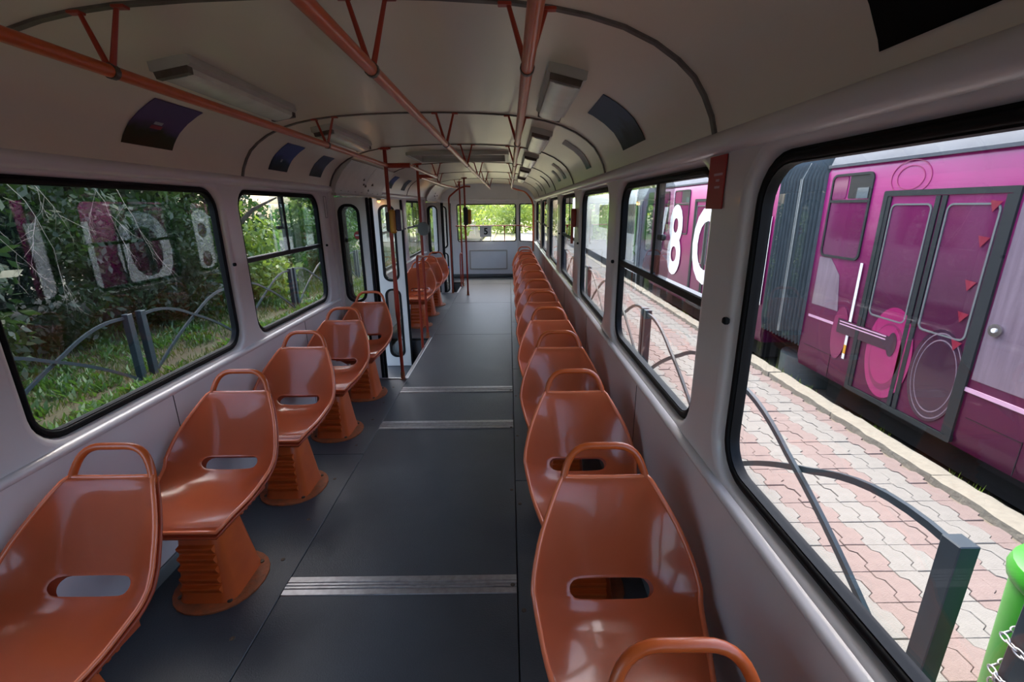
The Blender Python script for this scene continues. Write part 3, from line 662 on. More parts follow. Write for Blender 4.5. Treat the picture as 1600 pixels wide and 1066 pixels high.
def bold(mb, txt, fmap, size, depth, k):
    vs, fs = text_mb(txt, fmap, size, depth, off=k); return mb.add(vs, fs)
sg = tag(empty('route_number_sign', (-.05, 10.31, .78)), 'white route number 5 card standing at the rear window', 'sign')
MB().box((-.045, 10.285, 1.02), (.25, .006, .24)).build('card', M['white'], sg)
bold(MB(), '5', lambda a, b, d: (-.04+a, 10.279+d, .955+b), .19, .003, .006).build('numeral', M['black'], sg)
MB().box((-.14, 10.29, .84), (.012, .006, .12)).box((.06, 10.29, .84), (.012, .006, .12)).build('card_legs', M['white'], sg)
# ------------------------------------------------------------------ ceiling lights
def ceiling_light(x, y0, y1, label):
    s = math.copysign(1, x); tl = ceil_tilt(abs(x))*s; z = ceil_z(x); root = tag(empty('ceiling_light', (x, (y0+y1)/2, z-.07)), label, 'lamp', 'ceiling lights')
    t = Vector((math.cos(tl), 0, math.sin(tl))); n = Vector((math.sin(tl), 0, -math.cos(tl))); c = Vector((x, 0, z))
    def P(a, y, d): p = c+t*a+n*d; return (p.x, y, p.z)
    MB().loft([[P(-.066, y, -.004), P(-.068, y, .028), P(-.054, y, .036), P(.054, y, .036), P(.068, y, .028), P(.066, y, -.004)] for y in (y0, y1)]).build('housing', M['lampbody'], root, sharp=20)
    MB().loft([[P(-.053, y, .034), P(-.049, y, .052), P(-.03, y, .058), P(.03, y, .058), P(.049, y, .052), P(.053, y, .034)] for y in (y0+.02, y1-.02)]).build('diffuser', M['diff'], root, sharp=50)
    for y in (y0, y1): MB().loft([[P(-.056, yy, .034), P(-.053, yy, .055), P(.053, yy, .055), P(.056, yy, .034)] for yy in (y-.004, y+.022 if y == y0 else y+.004)] if y == y0 else [[P(-.056, yy, .034), P(-.053, yy, .055), P(.053, yy, .055), P(.056, yy, .034)] for yy in (y-.022, y+.004)]).build('end_cap', M['rib'], root, sharp=20)
    return root
for k, (a, b) in enumerate(((1.70, 2.36), (2.96, 3.70), (4.25, 5.05), (5.75, 6.55), (7.2, 8.0))):
    ceiling_light(.675, a, b, 'unlit box ceiling light above the long seat row, %s from the rear wall' % ORD[4-k])
for k, (a, b) in enumerate(((1.63, 2.38), (2.86, 3.62))):
    ceiling_light(-.60, a, b, 'unlit box ceiling light above the door-side seats, %s from the first door' % ORD[1-k])
# ------------------------------------------------------------------ pictures on the cove
LENP = [0]
for p, q in zip(RPTS[:-1], RPTS[1:]): LENP.append(LENP[-1]+math.dist(p, q))
def cove(s, l, off):
    x = float(np.interp(l, LENP, [p[0] for p in RPTS])); z = float(np.interp(l, LENP, [p[1] for p in RPTS])); x2 = float(np.interp(l+.02, LENP, [p[0] for p in RPTS])); z2 = float(np.interp(l+.02, LENP, [p[1] for p in RPTS]))
    t = Vector((x2-x, 0, z2-z)).normalized(); n = Vector((-t.z, 0, t.x)); n = n if n.z < 0 or n.x < 0 else -n
    p = Vector((x, 0, z))+n*off; return Vector((s*p.x, 0, p.z))
def poster(s, y0, y1, l0, l1, mat, label, group=None, nm='poster', marks=None):
    mb = MB(); n = 9; ls = np.linspace(l0, l1, n); vs = []; fs = []
    for off in (.0015, .0035):
        for l in ls:
            p = cove(s, l, off)
            for y in (y0, y1): vs.append((p.x, y, p.z))
    for b in (0, 2*n):
        for i in range(n-1): fs.append((b+2*i, b+2*i+1, b+2*i+3, b+2*i+2))
    per = [2*i for i in range(n)]+[2*i+1 for i in range(n-1, -1, -1)]
    for i in range(len(per)): a, b = per[i], per[(i+1) % len(per)]; fs.append((a, b, b+2*n, a+2*n))
    mb.add(vs, fs); o = tag(mb.build(nm, mat, sharp=60), label, 'poster', group)
    for (ya, yb, la, lb, mm) in (marks or []):
        m2 = MB(); q = [cove(s, l, .0045) for l in (la, lb)]
        m2.add([(q[0].x, ya, q[0].z), (q[0].x, yb, q[0].z), (q[1].x, yb, q[1].z), (q[1].x, ya, q[1].z)], [(0, 1, 2, 3)]); m2.build('print_patch', mm, o)
    return o
poster(-1, 1.86, 2.13, .075, .30, M['pic_autumn'], 'dark printed photograph of autumn trees and a red tram on the cove', marks=[(1.96, 2.02, .155, .172, M['crimson']), (1.965, 2.01, .176, .19, M['paperg'])])
poster(-1, 2.96, 3.20, .06, .27, M['pic_blue'], 'dark blue printed photograph on the cove, beside a smaller grey one', marks=[(3.06, 3.08, .12, .14, M['paperg'])])
poster(-1, 3.55, 3.76, .06, .25, M['pic_grey'], 'grey printed photograph on the cove next to the door cover')
poster(-1, 5.75, 5.98, .06, .24, M['pic_blue'], 'bluish printed photograph on the cove between the doors, nearer the first door')
poster(-1, 6.5, 6.72, .06, .24, M['pic_grey'], 'grey printed photograph on the cove between the doors, nearer the rear door')
poster(1, 1.86, 2.20, .065, .30, M['pic_grey'], 'dark printed photograph on the cove above the long seat row, beside a ceiling light')
poster(1, 3.05, 3.22, .06, .30, M['pic_pale'], 'white and green notice on the cove, largest of the pale notices')
poster(1, 4.3, 4.48, .07, .25, M['pic_pale'], 'pale green notice on the cove between the third and fourth ribs')
poster(1, 4.75, 4.93, .07, .20, M['pic_pale'], 'small pale notice on the cove just before the fourth rib')
poster(1, 6.0, 6.1, .06, .25, M['pic_dark'], 'narrow dark strip poster on the cove before the fifth rib')
poster(1, 7.4, 7.5, .06, .22, M['pic_dark'], 'narrow dark strip poster on the cove behind the fifth rib')
poster(1, .25, .735, .03, .16, M['pic_dark'], 'large black poster on the cove above the nearest wide window')
# ------------------------------------------------------------------ small things on the pillars
rp = tag(empty('red_notice', (W, 1.285, 1.50)), 'red notice plate on the window pillar, with small white print', 'sign')
MB().box((W-.004, 1.285, 1.578), (.004, .098, .135), bev=.001).build('plate', M['red'], rp)
for dz, wd in ((.02, .05), (.005, .02), (-.012, .03)): MB().box((W-.0065, 1.272, 1.578+dz), (.001, wd, .006)).build('print_line', M['pinkl'], rp)
st = tag(empty('light_switch_sticker', (-W, 3.875, 1.45)), 'pale outlined instruction sticker on the pillar before the first door', 'sticker')
MB().box((-W+.002, 3.885, 1.535), (.002, .05, .17)).build('sticker_sheet', M['wall'], st)
MB().ring(rrect(3.885, 1.535, .05, .17, .006), rrect(3.885, 1.535, .044, .164, .004), lambda a, b, d: (-W+.003+d, a, b), 0, .001).build('outline', M['dark'], st)
hm = tag(empty('emergency_hammer', (.99, 3.95, 1.25)), 'red emergency hammer in its holder on a window pillar', 'hammer')
MB().box((W-.02, 3.94, 1.43), (.04, .06, .15), bev=.008).build('holder', M['red_pole'], hm)
MB().tube([(W-.03, 3.93, 1.36), (W-.03, 3.93, 1.22)], .011, 8).build('handle', M['red_pole'], hm)
es = tag(empty('window_route_card', (-.99, 5.7, 1.3)), 'grey card with a letter E hanging in the window behind the first door', 'sign')
MB().box((-W+.015, 5.82, 1.42), (.004, .26, .28)).build('card', M['paperg'], es)
bold(MB(), 'E', lambda a, b, d: (-W+.018+d, 5.86-a*-1, 1.36+b), .16, .002, .003).build('letter', M['black'], es)
MB().tube([(-W+.015, 5.74, 1.56), (-W+.015, 5.74, 1.64)], .003, 6).tube([(-W+.015, 5.9, 1.56), (-W+.015, 5.9, 1.64)], .003, 6).build('hanging_wire', M['chrome'], es)

# ================================================================== outdoors: ground
G = -.60
def flat(name, x0, x1, y0, y1, z0, z1, mat, label=None): return struct(MB().box(((x0+x1)/2, (y0+y1)/2, (z0+z1)/2), (x1-x0, y1-y0, z1-z0)).build(name, mat), label)
flat('ground', -60, 60, -30, 120, -1.3, -.95, M['dry'], 'dry ground around the tracks')
flat('track_bed_own', -1.6, 1.25, -25, 10.6, -.94, -.80, M['ballast'], 'dark ballast of the track under the tram')
flat('track_bed_far', 4.07, 7.0, -25, 40, -.94, -.86, M['ballast'], 'dark ballast under the purple tram')
platform = flat('platform', 1.28, 3.86, -8, 40, -.94, G-.06, M['sand'], 'island platform between the tracks')
flat('platform_paving_far', 1.28, 3.86, 15.4, 40, G-.06, G, M['paver_grey'], 'far paving of the platform')
kerb = struct(empty('kerb', (3.96, 5, G)), 'rough concrete kerb along the platform edge')
for k in range(24):
    y = -4+k*1.2
    mb = MB(); rngk = random.Random(k); rings = []
    for i in range(13):
        yy = y+i*.0995+.003; j = [rngk.uniform(-.008, .008) for _ in range(4)]
        rings.append([(3.855+j[0], yy, G-.2), (3.865+j[0], yy, G+.006+j[1]), (4.04+j[2], yy, G+.012+j[3]), (4.065+j[2]*2, yy, G-.02), (4.06, yy, G-.3)])
    mb.loft(rings); mb.build('kerb_stone', M['concrete'], kerb, sharp=30)
# wave pavers
PL, PW = .222, .142
def paver_poly():
    q = PL/4; a = .018
    top = [(-PL/2, PW/2-a), (-q*1.2, PW/2-a), (-q*.8, PW/2+a), (q*.8, PW/2+a), (q*1.2, PW/2-a), (PL/2, PW/2-a)]
    return top
def paver_outline(g=.0018):
    top = paver_poly(); bot = [(x, y-PW) for x, y in top][::-1]
    pts = [(x*(1-2*g/PL), y-(g if y > 0 else -g)) for x, y in top] + [(x*(1-2*g/PL), y+g) for x, y in bot]
    return pts
po = paver_outline()
pv = {}
for nm in ('paver_red', 'paver_grey'):
    mb = MB().prism(po, lambda a, b, d: (b, a, d), -.06, -.003)
    n = len(po); cx = sum(p[0] for p in po)/n
    mb2 = MB(); rings = [[(b, a, -.06) for a, b in po], [(b, a, -.004) for a, b in po], [(b*.965, a*.977, 0) for a, b in po]]; mb2.loft(rings)
    pv[nm] = mb2
rows = []
nx = int((3.85-1.36)/PW); ny = 70
cells = []
for i in range(nx):
    x = 1.36+PW*(i+.5); red = (i//2) % 2 == 0
    for j in range(ny):
        y = .0+PL*(j+.5)
        d = math.hypot(x-.47, y); vis = (x > 1.75) and (y > .75*(x-1.0)) and (x-.47)/max(y, .1) < 1.9
        cells.append((0 if vis else 1, d, x, y, 'paver_red' if red else 'paver_grey'))
cells.sort(key=lambda c: (c[0], c[1]))
proto = {}
rest = {'paver_red': MB(), 'paver_grey': MB()}
for k, (_, d, x, y, nm) in enumerate(cells):
    dz = random.uniform(-.005, .004); rz = random.uniform(-.01, .01)
    if k < 300:
        if nm not in proto:
            me = bpy.data.meshes.new('paver'); me.from_pydata(pv[nm].v, [], pv[nm].f); me.materials.append(M[nm]); proto[nm] = me
            bm = bmesh.new(); bm.from_mesh(me); bmesh.ops.recalc_face_normals(bm, faces=bm.faces); bm.to_mesh(me); bm.free()
        o = bpy.data.objects.new('paver', proto[nm]); COL.objects.link(o); o.parent = platform; o.location = Vector((x, y, G+dz))-wl(platform); o.rotation_euler = (random.uniform(-.012, .012), random.uniform(-.012, .012), rz)
    else: rest[nm].add([(v[0]+x, v[1]+y, v[2]+G+dz) for v in pv[nm].v], pv[nm].f)
for nm in rest: tag(rest[nm].build('paving', M[nm], platform, sharp=20), kind='stuff')
# own side ground: grass strip
struct(MB().box((-31.6, 20, -.74), (60, 110, .2)).build('garden_ground', M['soil']), 'mossy soil of the garden strip beside the tram')
GZ = -.64
def blades(name, n, region, hmin, hmax, mat, label, cat, wd=.008, lean=.5, clump=None):
    x0, x1, y0, y1 = region; P = np.zeros((n, 3)); 
    if clump: cx = rng.uniform(x0, x1, clump); cy = rng.uniform(y0, y1, clump); idx = rng.integers(0, clump, n); P[:, 0] = cx[idx]+rng.normal(0, .09, n); P[:, 1] = cy[idx]+rng.normal(0, .09, n)
    else: P[:, 0] = rng.uniform(x0, x1, n); P[:, 1] = rng.uniform(y0, y1, n)
    P[:, 0] = np.where(np.abs(P[:, 0]+4.45) < .12, P[:, 0]+.26, P[:, 0])
    P[:, 2] = GZ; h = rng.uniform(hmin, hmax, n); a = rng.uniform(0, 6.283, n); d = np.stack([np.cos(a), np.sin(a), 0*a], 1); e = np.stack([-np.sin(a), np.cos(a), 0*a], 1)
    ln = rng.uniform(.1, lean, n)[:, None]*h[:, None]; up = np.array([0, 0, 1.])
    V = np.empty((n, 4, 3)); w = (wd*rng.uniform(.6, 1.6, n))[:, None]
    V[:, 0] = P-e*w*.4; V[:, 1] = P+e*w*.4+0*d; V[:, 2] = P+d*ln*.45+up*h[:, None]*.65+e*w; V[:, 3] = P+d*ln+up*h[:, None]
    me = bpy.data.meshes.new(name); idx = np.arange(n*4).reshape(n, 4); F = np.concatenate([idx[:, [0, 1, 2]], idx[:, [0, 2, 3]]])
    me.from_pydata(V.reshape(-1, 3).tolist(), [], F.tolist()); me.materials.append(mat); o = bpy.data.objects.new(name, me); COL.objects.link(o); tag(o, label, cat, kind='stuff'); return o
blades('grass', 30000, (-8, -2.0, 1.0, 14), .03, .13, M['grass'], 'short green grass and weeds covering the garden strip', 'grass', .007, .8)
blades('broadleaf_weeds', 9000, (-7, -2.2, 1.5, 12), .05, .16, M['leaf'], 'clumps of broad-leaved weeds among the grass', 'weeds', .022, 1.2, clump=260)
blades('rear_grass', 16000, (-9, -1.7, 11, 26), .05, .2, M['grass'], 'bright grass beside the track behind the tram', 'grass', .012, .8)
def tufts():
    n = 420; P = np.zeros((n, 3)); c = [(4.1, y) for y in (3.1, 4.1, 5.2, 5.6, 6.0, 7.4, 8.0, 9.2)]; idx = rng.integers(0, len(c), n); C = np.array(c)[idx]
    mb = MB()
    for k in range(n):
        x, y = C[k]+rng.normal(0, (.02, .12), 2); h = rng.uniform(.03, .13); a = rng.uniform(0, 6.28); w = rng.uniform(.004, .014); z = -.80
        mb.add([(x-w, y, z), (x+w, y, z), (x+math.cos(a)*h*.4, y+math.sin(a)*h*.4, z+h+.1)], [(0, 1, 2)])
    tag(mb.build('kerb_weeds', M['leaf_light']), 'green weeds growing in the gap behind the kerb', 'weeds', kind='stuff')
tufts()
# ------------------------------------------------------------------ fences
def fence_section(x, ya, yb, gz, label, group, T=.25):
    root = tag(empty('fence_section', (x, (ya+yb)/2, gz)), label, 'fence', group); L = yb-ya
    for y in (ya, yb):
        MB().box((x, y, (gz+T)/2), (.082, .082, T-gz), bev=.004).build('post', M['fence'], root)
    for s, y0 in ((1, ya), (-1, yb)):
        pts = []; n = 18
        for i in range(n+1):
            t = i/n; d = .04+t*(L-.08); z = (T-.05)+.10*math.sin(math.pi*min(t*2.2, 1))*.35-(T-.05-gz)*t**1.75; pts.append((y0+s*d, z))
        mb = MB(); rings = []; xo = x+(.014 if s > 0 else -.014)
        for i, (y, z) in enumerate(pts):
            a = pts[max(i-1, 0)]; b = pts[min(i+1, n)]; tx, tz = b[0]-a[0], b[1]-a[1]; l = math.hypot(tx, tz); nx_, nz_ = -tz/l, tx/l; h = .018
            rings.append([(xo-.012, y+nx_*h, z+nz_*h), (xo+.012, y+nx_*h, z+nz_*h), (xo+.012, y-nx_*h, z-nz_*h), (xo-.012, y-nx_*h, z-nz_*h)])
        mb.loft(rings); mb.build('arched_bar', M['fence'], root, sharp=40)
    return root
PF = 'platform fence sections'
yq = [(-.75, 1.17), (1.48, 3.42), (3.62, 5.66), (5.80, 7.85), (8.0, 10.05), (10.2, 12.2), (12.4, 14.4)]
nmf = ['chained to the green bin', 'next to the section chained to the bin', 'third from the bin', 'fourth from the bin', 'fifth from the bin', 'sixth from the bin', 'seventh from the bin']
for (a, b), n_ in zip(yq, nmf): fence_section(2.23, a, b, G, 'teal crossed-arch fence section on the platform, '+n_, PF)
for k, a in enumerate((1.45, 3.68, 5.95, 8.20, 10.42, 12.65, 14.9)):
    fence_section(-4.45, a, a+2.05, GZ, 'teal crossed-arch fence section along the garden, %s from the front of the tram' % ORD[k], 'garden fence sections')
# green bin and chain
bn = tag(empty('litter_bin', (2.52, 1.27, G)), 'bright green plastic litter bin chained to a fence post', 'bin')
MB().lathe([(.165, 0), (.175, .03), (.19, .45), (.20, .74), (.195, .78)], (2.52, 1.27, G), 28).build('bin_body', M['bingreen'], bn, sharp=40)
MB().lathe([(.20, .75), (.215, .765), (.22, .80), (.21, .835), (.17, .85), (.15, .845), (.14, .80)], (2.52, 1.27, G), 28).build('bin_lid', M['bingreen'], bn, sharp=40)
ch = tag(empty('steel_chain', (2.25, 1.25, -.05)), 'galvanised chain wrapped around the fence post and bin', 'chain')
def link(c, d, k, par):
    d = Vector(d).normalized(); u = d.orthogonal().normalized(); u = Matrix.Rotation(k*math.pi/2+.4, 3, d) @ u
    pts = [Vector(c)+d*math.cos(a)*.019+u*math.sin(a)*.010 for a in np.linspace(0, 2*math.pi, 12, endpoint=False)]
    MB().tube(pts, .0032, 6, closed=True).build('chain_link', M['chain'], par, sharp=80)
k = 0
for zz in (.07, -.08):
    path = [(2.30, 1.235, zz+.02), (2.25, 1.235, zz+.015), (2.175, 1.225, zz+.005), (2.165, 1.17, zz), (2.17, 1.12, zz-.01), (2.22, 1.11, zz-.02)]
    path = [Vector(p) for p in path]
    for a, b in zip(path[:-1], path[1:]):
        m_ = max(1, round((b-a).length/.032))
        for i in range(m_): link(a+(b-a)*((i+.5)/m_), b-a, k, ch); k += 1
for i in range(4): link((2.172, 1.20+.003*i, -.09-.030*i), (.1, 0, -1), i, ch)

# ------------------------------------------------------------------ purple tram
PX = 4.2
pt = tag(empty('purple_tram', (5.3, 5, -.9)), 'purple and pink advertising tram with dark bellows on the next track', 'tram')
def body_sec(y, x0=PX): return [(x0+.03, y, -.46), (x0, y, -.35), (x0, y, 1.86), (x0+.03, y, 1.93), (x0+2.17, y, 1.93), (x0+2.2, y, 1.86), (x0+2.2, y, -.46)]
def roof_sec(y, x0=PX): return [(x0-.015, y, 1.915), (x0-.02, y, 1.945), (x0+.01, y, 1.95), (x0+.06, y, 2.08), (x0+.16, y, 2.20), (x0+.40, y, 2.28), (x0+1.1, y, 2.31), (x0+1.8, y, 2.28), (x0+2.04, y, 2.20), (x0+2.14, y, 2.08), (x0+2.215, y, 1.945), (x0+2.215, y, 1.915)]
for a, b in ((-2.5, 5.60), (6.52, 12.2)):
    MB().loft([body_sec(a), body_sec(b)]).build('body', M['wrap'], pt, sharp=30)
    MB().loft([roof_sec(a), roof_sec(b)]).build('roof', M['proof'], pt, sharp=25)
    MB().box((PX+1.1, (a+b)/2, -.62), (1.7, b-a-.6, .34)).build('underframe', M['dark'], pt)
# bellows
mb = MB(); rings = []
nf = 13
for i in range(2*nf+1):
    y = 5.58+.96*i/(2*nf); o = -.035 if i % 2 else .05; rings.append([(x_+(o if x_ < PX+1 else -o), y, z_+(-o if z_ > 1 else o)) for x_, _, z_ in [(PX+.03, 0, -.20), (PX, 0, 0.0), (PX, 0, 1.80), (PX+.06, 0, 1.98), (PX+.3, 0, 2.08), (PX+1.9, 0, 2.08), (PX+2.14, 0, 1.98), (PX+2.2, 0, 1.8), (PX+2.2, 0, -.2)]])
mb.loft(rings); mb.build('bellows', M['bellow'], pt, sharp=20)
MB().loft([[(x_, y, z_) for x_, z_ in [(PX-.03, -.15), (PX-.03, 1.82), (PX+.05, 2.01), (PX+.3, 2.10), (PX+.3, 2.06), (PX+.09, 1.97), (PX+.02, 1.8), (PX+.02, -.15)]] for y in (6.03, 6.08)]).build('bellows_hoop', M['greyp'], pt)
MB().lathe([(.42, -.9), (.42, -.5)], (PX+.55, 6.05, 0), 24).build('turntable', M['greyp'], pt)
def pR(a, b, d): return (PX-d, a, b)
def pwin(y0, y1, z0=.93, z1=1.84, zm=1.55, openv=True, sl=0.0):
    yc = (y0+y1)/2; w_ = y1-y0; h_ = z1-z0; zc = (z0+z1)/2
    w = empty('side_window', (PX, yc, z0), pt)
    MB().ring(rrect(yc, zc, w_, h_, .07), rrect(yc, zc, w_-.05, h_-.05, .05), pR, -.01, .014).build('window_frame', M['pgrey'], w)
    MB().prism(rrect(yc, (z0+zm)/2, w_-.04, zm-z0-.02, .04), pR, -.005, .004).build('pane', M['wrapglass'], w)
    MB().box((PX-.008, yc, zm), (.014, w_-.05, .03)).build('crossbar', M['pgrey'], w)
    ym = yc+(.05 if openv else w_*.5)
    if openv:
        MB().prism(rrect((y0+ym)/2+.01, (zm+z1)/2, ym-y0-.05, z1-zm-.05, .02), pR, -.005, .003).build('open_vent', M['pwin_open'], w)
        MB().box((PX-.006, y0+.13, zm+.08), (.004, .16, .11)).build('far_window_glimpse', M['dglass'], w)
        MB().prism(rrect((ym+y1)/2-.01, (zm+z1)/2, y1-ym-.04, z1-zm-.05, .03), pR, -.005, .007).build('pane', M['wrapglass'], w)
    else: MB().prism(rrect(yc, (zm+z1)/2, w_-.05, z1-zm-.04, .03), pR, -.005, .003).build('pane', M['wrapglass'], w)
M['wrapglass'] = M['wrap'].copy(); M['wrapglass'].name = 'wrapped_window_film'
_b = M['wrapglass'].node_tree.nodes['Principled BSDF']; _b.inputs['Roughness'].default_value = .08
_l = [l for l in M['wrapglass'].node_tree.links if l.to_socket == _b.inputs['Base Color']][0]; _src = _l.from_socket
_mx = M['wrapglass'].node_tree.nodes.new('ShaderNodeMixRGB'); _mx.inputs[0].default_value = .45; _mx.inputs[2].default_value = (.045, .03, .04, 1)
M['wrapglass'].node_tree.links.new(_src, _mx.inputs[1]); M['wrapglass'].node_tree.links.new(_mx.outputs[0], _b.inputs['Base Color'])
pwin(4.88, 5.50); pwin(6.70, 7.52); pwin(9.75, 10.65); pwin(11.0, 11.9, openv=False)
pwin(.9, 2.1); pwin(-.6, .6)
def pdoor(y0, y1):
    yc = (y0+y1)/2; d = empty('double_door', (PX, yc, -.42), pt)
    MB().ring(rrect(yc, .6, y1-y0, 2.08, .02), rrect(yc, .6, y1-y0-.10, 1.98, .01), pR, -.01, .02).build('door_frame', M['pgrey'], d)
    for a, b in ((y0+.05, yc-.01), (yc+.01, y1-.05)):
        lc = (a+b)/2; w_ = b-a; lf = empty('door_leaf', (PX, lc, -.38), d)
        MB().prism(rrect(lc, .6, w_, 1.97, .01), pR, -.02, .004).build('leaf_panel', M['wrap'], lf)
        for e in (a, b): MB().box((PX-.009, e+(.022 if e == a else -.022), .6), (.014, .044, 1.97)).build('edge_seal', M['pgrey'], lf)
        MB().ring(rrect(lc, .97, w_-.12, 1.10, .06), rrect(lc, .97, w_-.15, 1.07, .045), pR, 0, .014).build('window_frame', M['greyp'], lf)
        MB().prism(rrect(lc, .97, w_-.14, 1.08, .05), pR, 0, .006).build('pane', M['wrapglass'], lf)
pdoor(3.44, 4.70); pdoor(8.15, 9.45)
def decal(nm, poly, mat, d0=.0145, d1=.0165, par=pt): return MB().prism(poly, pR, d0, d1).build(nm, mat, par, sharp=30)
def ell(cy, cz, ry, rz, n=40, a0=0, a1=360): return [(cy+ry*math.cos(math.radians(a0+(a1-a0)*i/n)), cz+rz*math.sin(math.radians(a0+(a1-a0)*i/n))) for i in range(n)]
decal('printed_disc', ell(4.25, .10, .27, .46), M['magenta'], .010, .013)
decal('printed_disc', ell(4.26, .06, .20, .34), M['magenta2'], .013, .0145)
decal('printed_disc', ell(4.27, .08, .18, .30), M['magenta'], .0145, .016)
decal('printed_disc', ell(3.73, .06, .25, .42), M['dpurple'], .010, .013)
for r in (.19, .225): MB().ring(ell(3.72, .06, r, r*1.75), ell(3.72, .06, r-.006, r*1.75-.012), pR, .013, .0145).build('printed_ring', M['lilac'], pt)
decal('printed_disc', ell(4.95, .12, .12, .30), M['magenta2'], .004, .007)
decal('printed_tube', [(4.98, .13), (4.98, .29), (4.25, .27), (4.25, .13)], M['dpurple'], .0165, .0185)
decal('printed_cap', ell(4.22, .20, .055, .12), M['dpurple'], .0175, .0195)
for dz in (.225, .255): decal('printed_highlight', rect(4.30, 4.95, dz, dz+.012), M['pinkl'], .0185, .0205)
decal('printed_stripe', rect(5.02, 5.52, .185, .215), M['pinkl'], .001, .004)
decal('printed_stripe', rect(4.79, 4.825, .02, .92), M['white'], .012, .016)
decal('printed_stripe', rect(4.79, 4.825, -.08, .02), M['yellow'], .012, .016)
decal('printed_stripe', rect(4.79, 4.825, -.14, -.08), M['white'], .012, .016)
decal('printed_panel', rect(1.5, 3.42, .15, 1.55), M['lilac'], .001, .005)
decal('printed_panel', [(5.04, .35), (5.50, .35), (5.50, .92), (5.30, .92), (5.12, .75)], M['lilac'], .001, .004)
MB().box((PX-.008, 2.6, .06), (.012, 1.7, .035)).build('body_moulding', M['pinkl'], pt)
MB().lathe([(.05, 0), (.05, .012), (.036, .02)], (PX-.025, 3.34, .58), 20, 'X').build('door_button', M['chrome'], pt)
MB().lathe([(.018, 0), (.018, .008)], (PX-.034, 3.34, .58), 12, 'X').build('door_button_centre', M['white'], pt)
for k, (y, z) in enumerate(((3.60, 1.50), (3.62, 1.23), (3.63, .88), (3.62, .62), (3.61, .38))):
    decal('printed_petal', [(y-.05, z+.03), (y+.045, z+.04), (y+.01, z-.05)], M['crimson'])
for (y, z, r) in ((4.45, 1.75, .16), (4.45, 1.75, .11)): MB().ring(ell(y, z, r*1.4, r), ell(y, z, r*1.4-.008, r-.008), pR, .001, .004).build('printed_ring', M['magenta'], pt)
for a, b in ((2.95, 3.38), (5.02, 5.52)): MB().box((PX-.001, (a+b)/2, -.17), (.006, b-a, .004)).box((PX-.001, a, -.30), (.006, .005, .28)).build('hatch_joint', M['pwin_open'], pt)
for y in np.arange(2.5, 5.4, .31): MB().box((PX+.15, y, 2.195+.012*math.sin(y*9)), (.07, .13+.05*math.sin(y*5), .03)).build('roof_vent', M['rib'], pt)
# lettering on the purple tram
for txt, yc, z, sz, kk in (('N', 7.12, .14, 1.72, .05), ('O', 8.72, .12, 1.95, .05), ('8', 10.42, .08, 2.05, .05), ('V', 11.55, .12, 1.95, .04)):
    bold(MB(), txt, lambda a, b, d: (PX-.0175+d*.0005, yc-a*.85, z+b), sz, .004, kk).build('lettering', M['white'], pt)
# green and white tram beyond
gt = tag(empty('green_tram', (5.3, 17, -.9)), 'white tram with lime green trim standing beyond the purple one', 'tram')
MB().loft([[(PX+x_, y, z_) for x_, z_ in ((-.02, -.4), (-.05, .6), (.0, 1.5), (.2, 2.0), (2.0, 2.0), (2.2, 1.5), (2.25, .6), (2.2, -.4))] for y in (13.4, 30)]).build('body', M['wbody'], gt)
MB().prism([(PX+.25, .75), (PX+1.95, .75), (PX+1.85, 1.75), (PX+.35, 1.75)], YF(13.37), 0, .03).build('windscreen', M['dglass'], gt)
MB().ring([(PX+.1, .6), (PX+2.1, .6), (PX+1.98, 1.88), (PX+.22, 1.88)], [(PX+.24, .74), (PX+1.96, .74), (PX+1.86, 1.76), (PX+.34, 1.76)], YF(13.36), 0, .04).build('green_surround', M['lime'], gt)
for a, b in ((13.7, 15.2), (15.5, 17.2), (17.5, 19.2)):
    MB().box((PX-.035, (a+b)/2, 1.15), (.03, b-a, .85)).build('side_window', M['dglass'], gt)
    MB().box((PX-.05, a-.1, .9), (.03, .10, 1.5)).build('green_pillar', M['lime'], gt)
# rails behind the tram
for x in (-.72, .72): struct(MB().box((x, 40, -.78), (.07, 60, .12)).build('track_rail', M['steel']), 'steel rail of the track behind the tram')
struct(MB().box((0, 42, -.87), (2.6, 62, .1)).build('track_bed_rear', M['dry']), 'pale sandy track bed behind the tram')

# ------------------------------------------------------------------ trees and shrubs
def leaf_mesh(name, centers, n, size, mat, parent):
    """leaves scattered in ellipsoidal clumps: centers = [(c, r3)]"""
    wts = np.array([r[0]*r[1]*r[2] for _, r in centers])**.7; wts /= wts.sum(); idx = rng.choice(len(centers), n, p=wts)
    C = np.array([c for c, _ in centers])[idx]; R = np.array([r for _, r in centers])[idx]
    d = rng.normal(size=(n, 3)); d /= np.linalg.norm(d, axis=1)[:, None]; P = C+d*R*(rng.uniform(.25, 1, n)**.45)[:, None]
    a = rng.normal(size=(n, 3)); a[:, 2] -= .5; a /= np.linalg.norm(a, axis=1)[:, None]; b = np.cross(a, rng.normal(size=(n, 3))); b /= np.linalg.norm(b, axis=1)[:, None]
    s = size*rng.uniform(.6, 1.4, n)[:, None]; V = np.empty((n, 4, 3)); V[:, 0] = P; V[:, 1] = P+a*s*.5+b*s*.22; V[:, 2] = P+a*s; V[:, 3] = P+a*s*.5-b*s*.22
    V -= np.array(wl(parent)); me = bpy.data.meshes.new(name); me.from_pydata(V.reshape(-1, 3).tolist(), [], np.arange(n*4).reshape(n, 4).tolist()); me.materials.append(mat)
    o = bpy.data.objects.new(name, me); COL.objects.link(o); o.parent = parent; o['kind'] = 'stuff'; return o
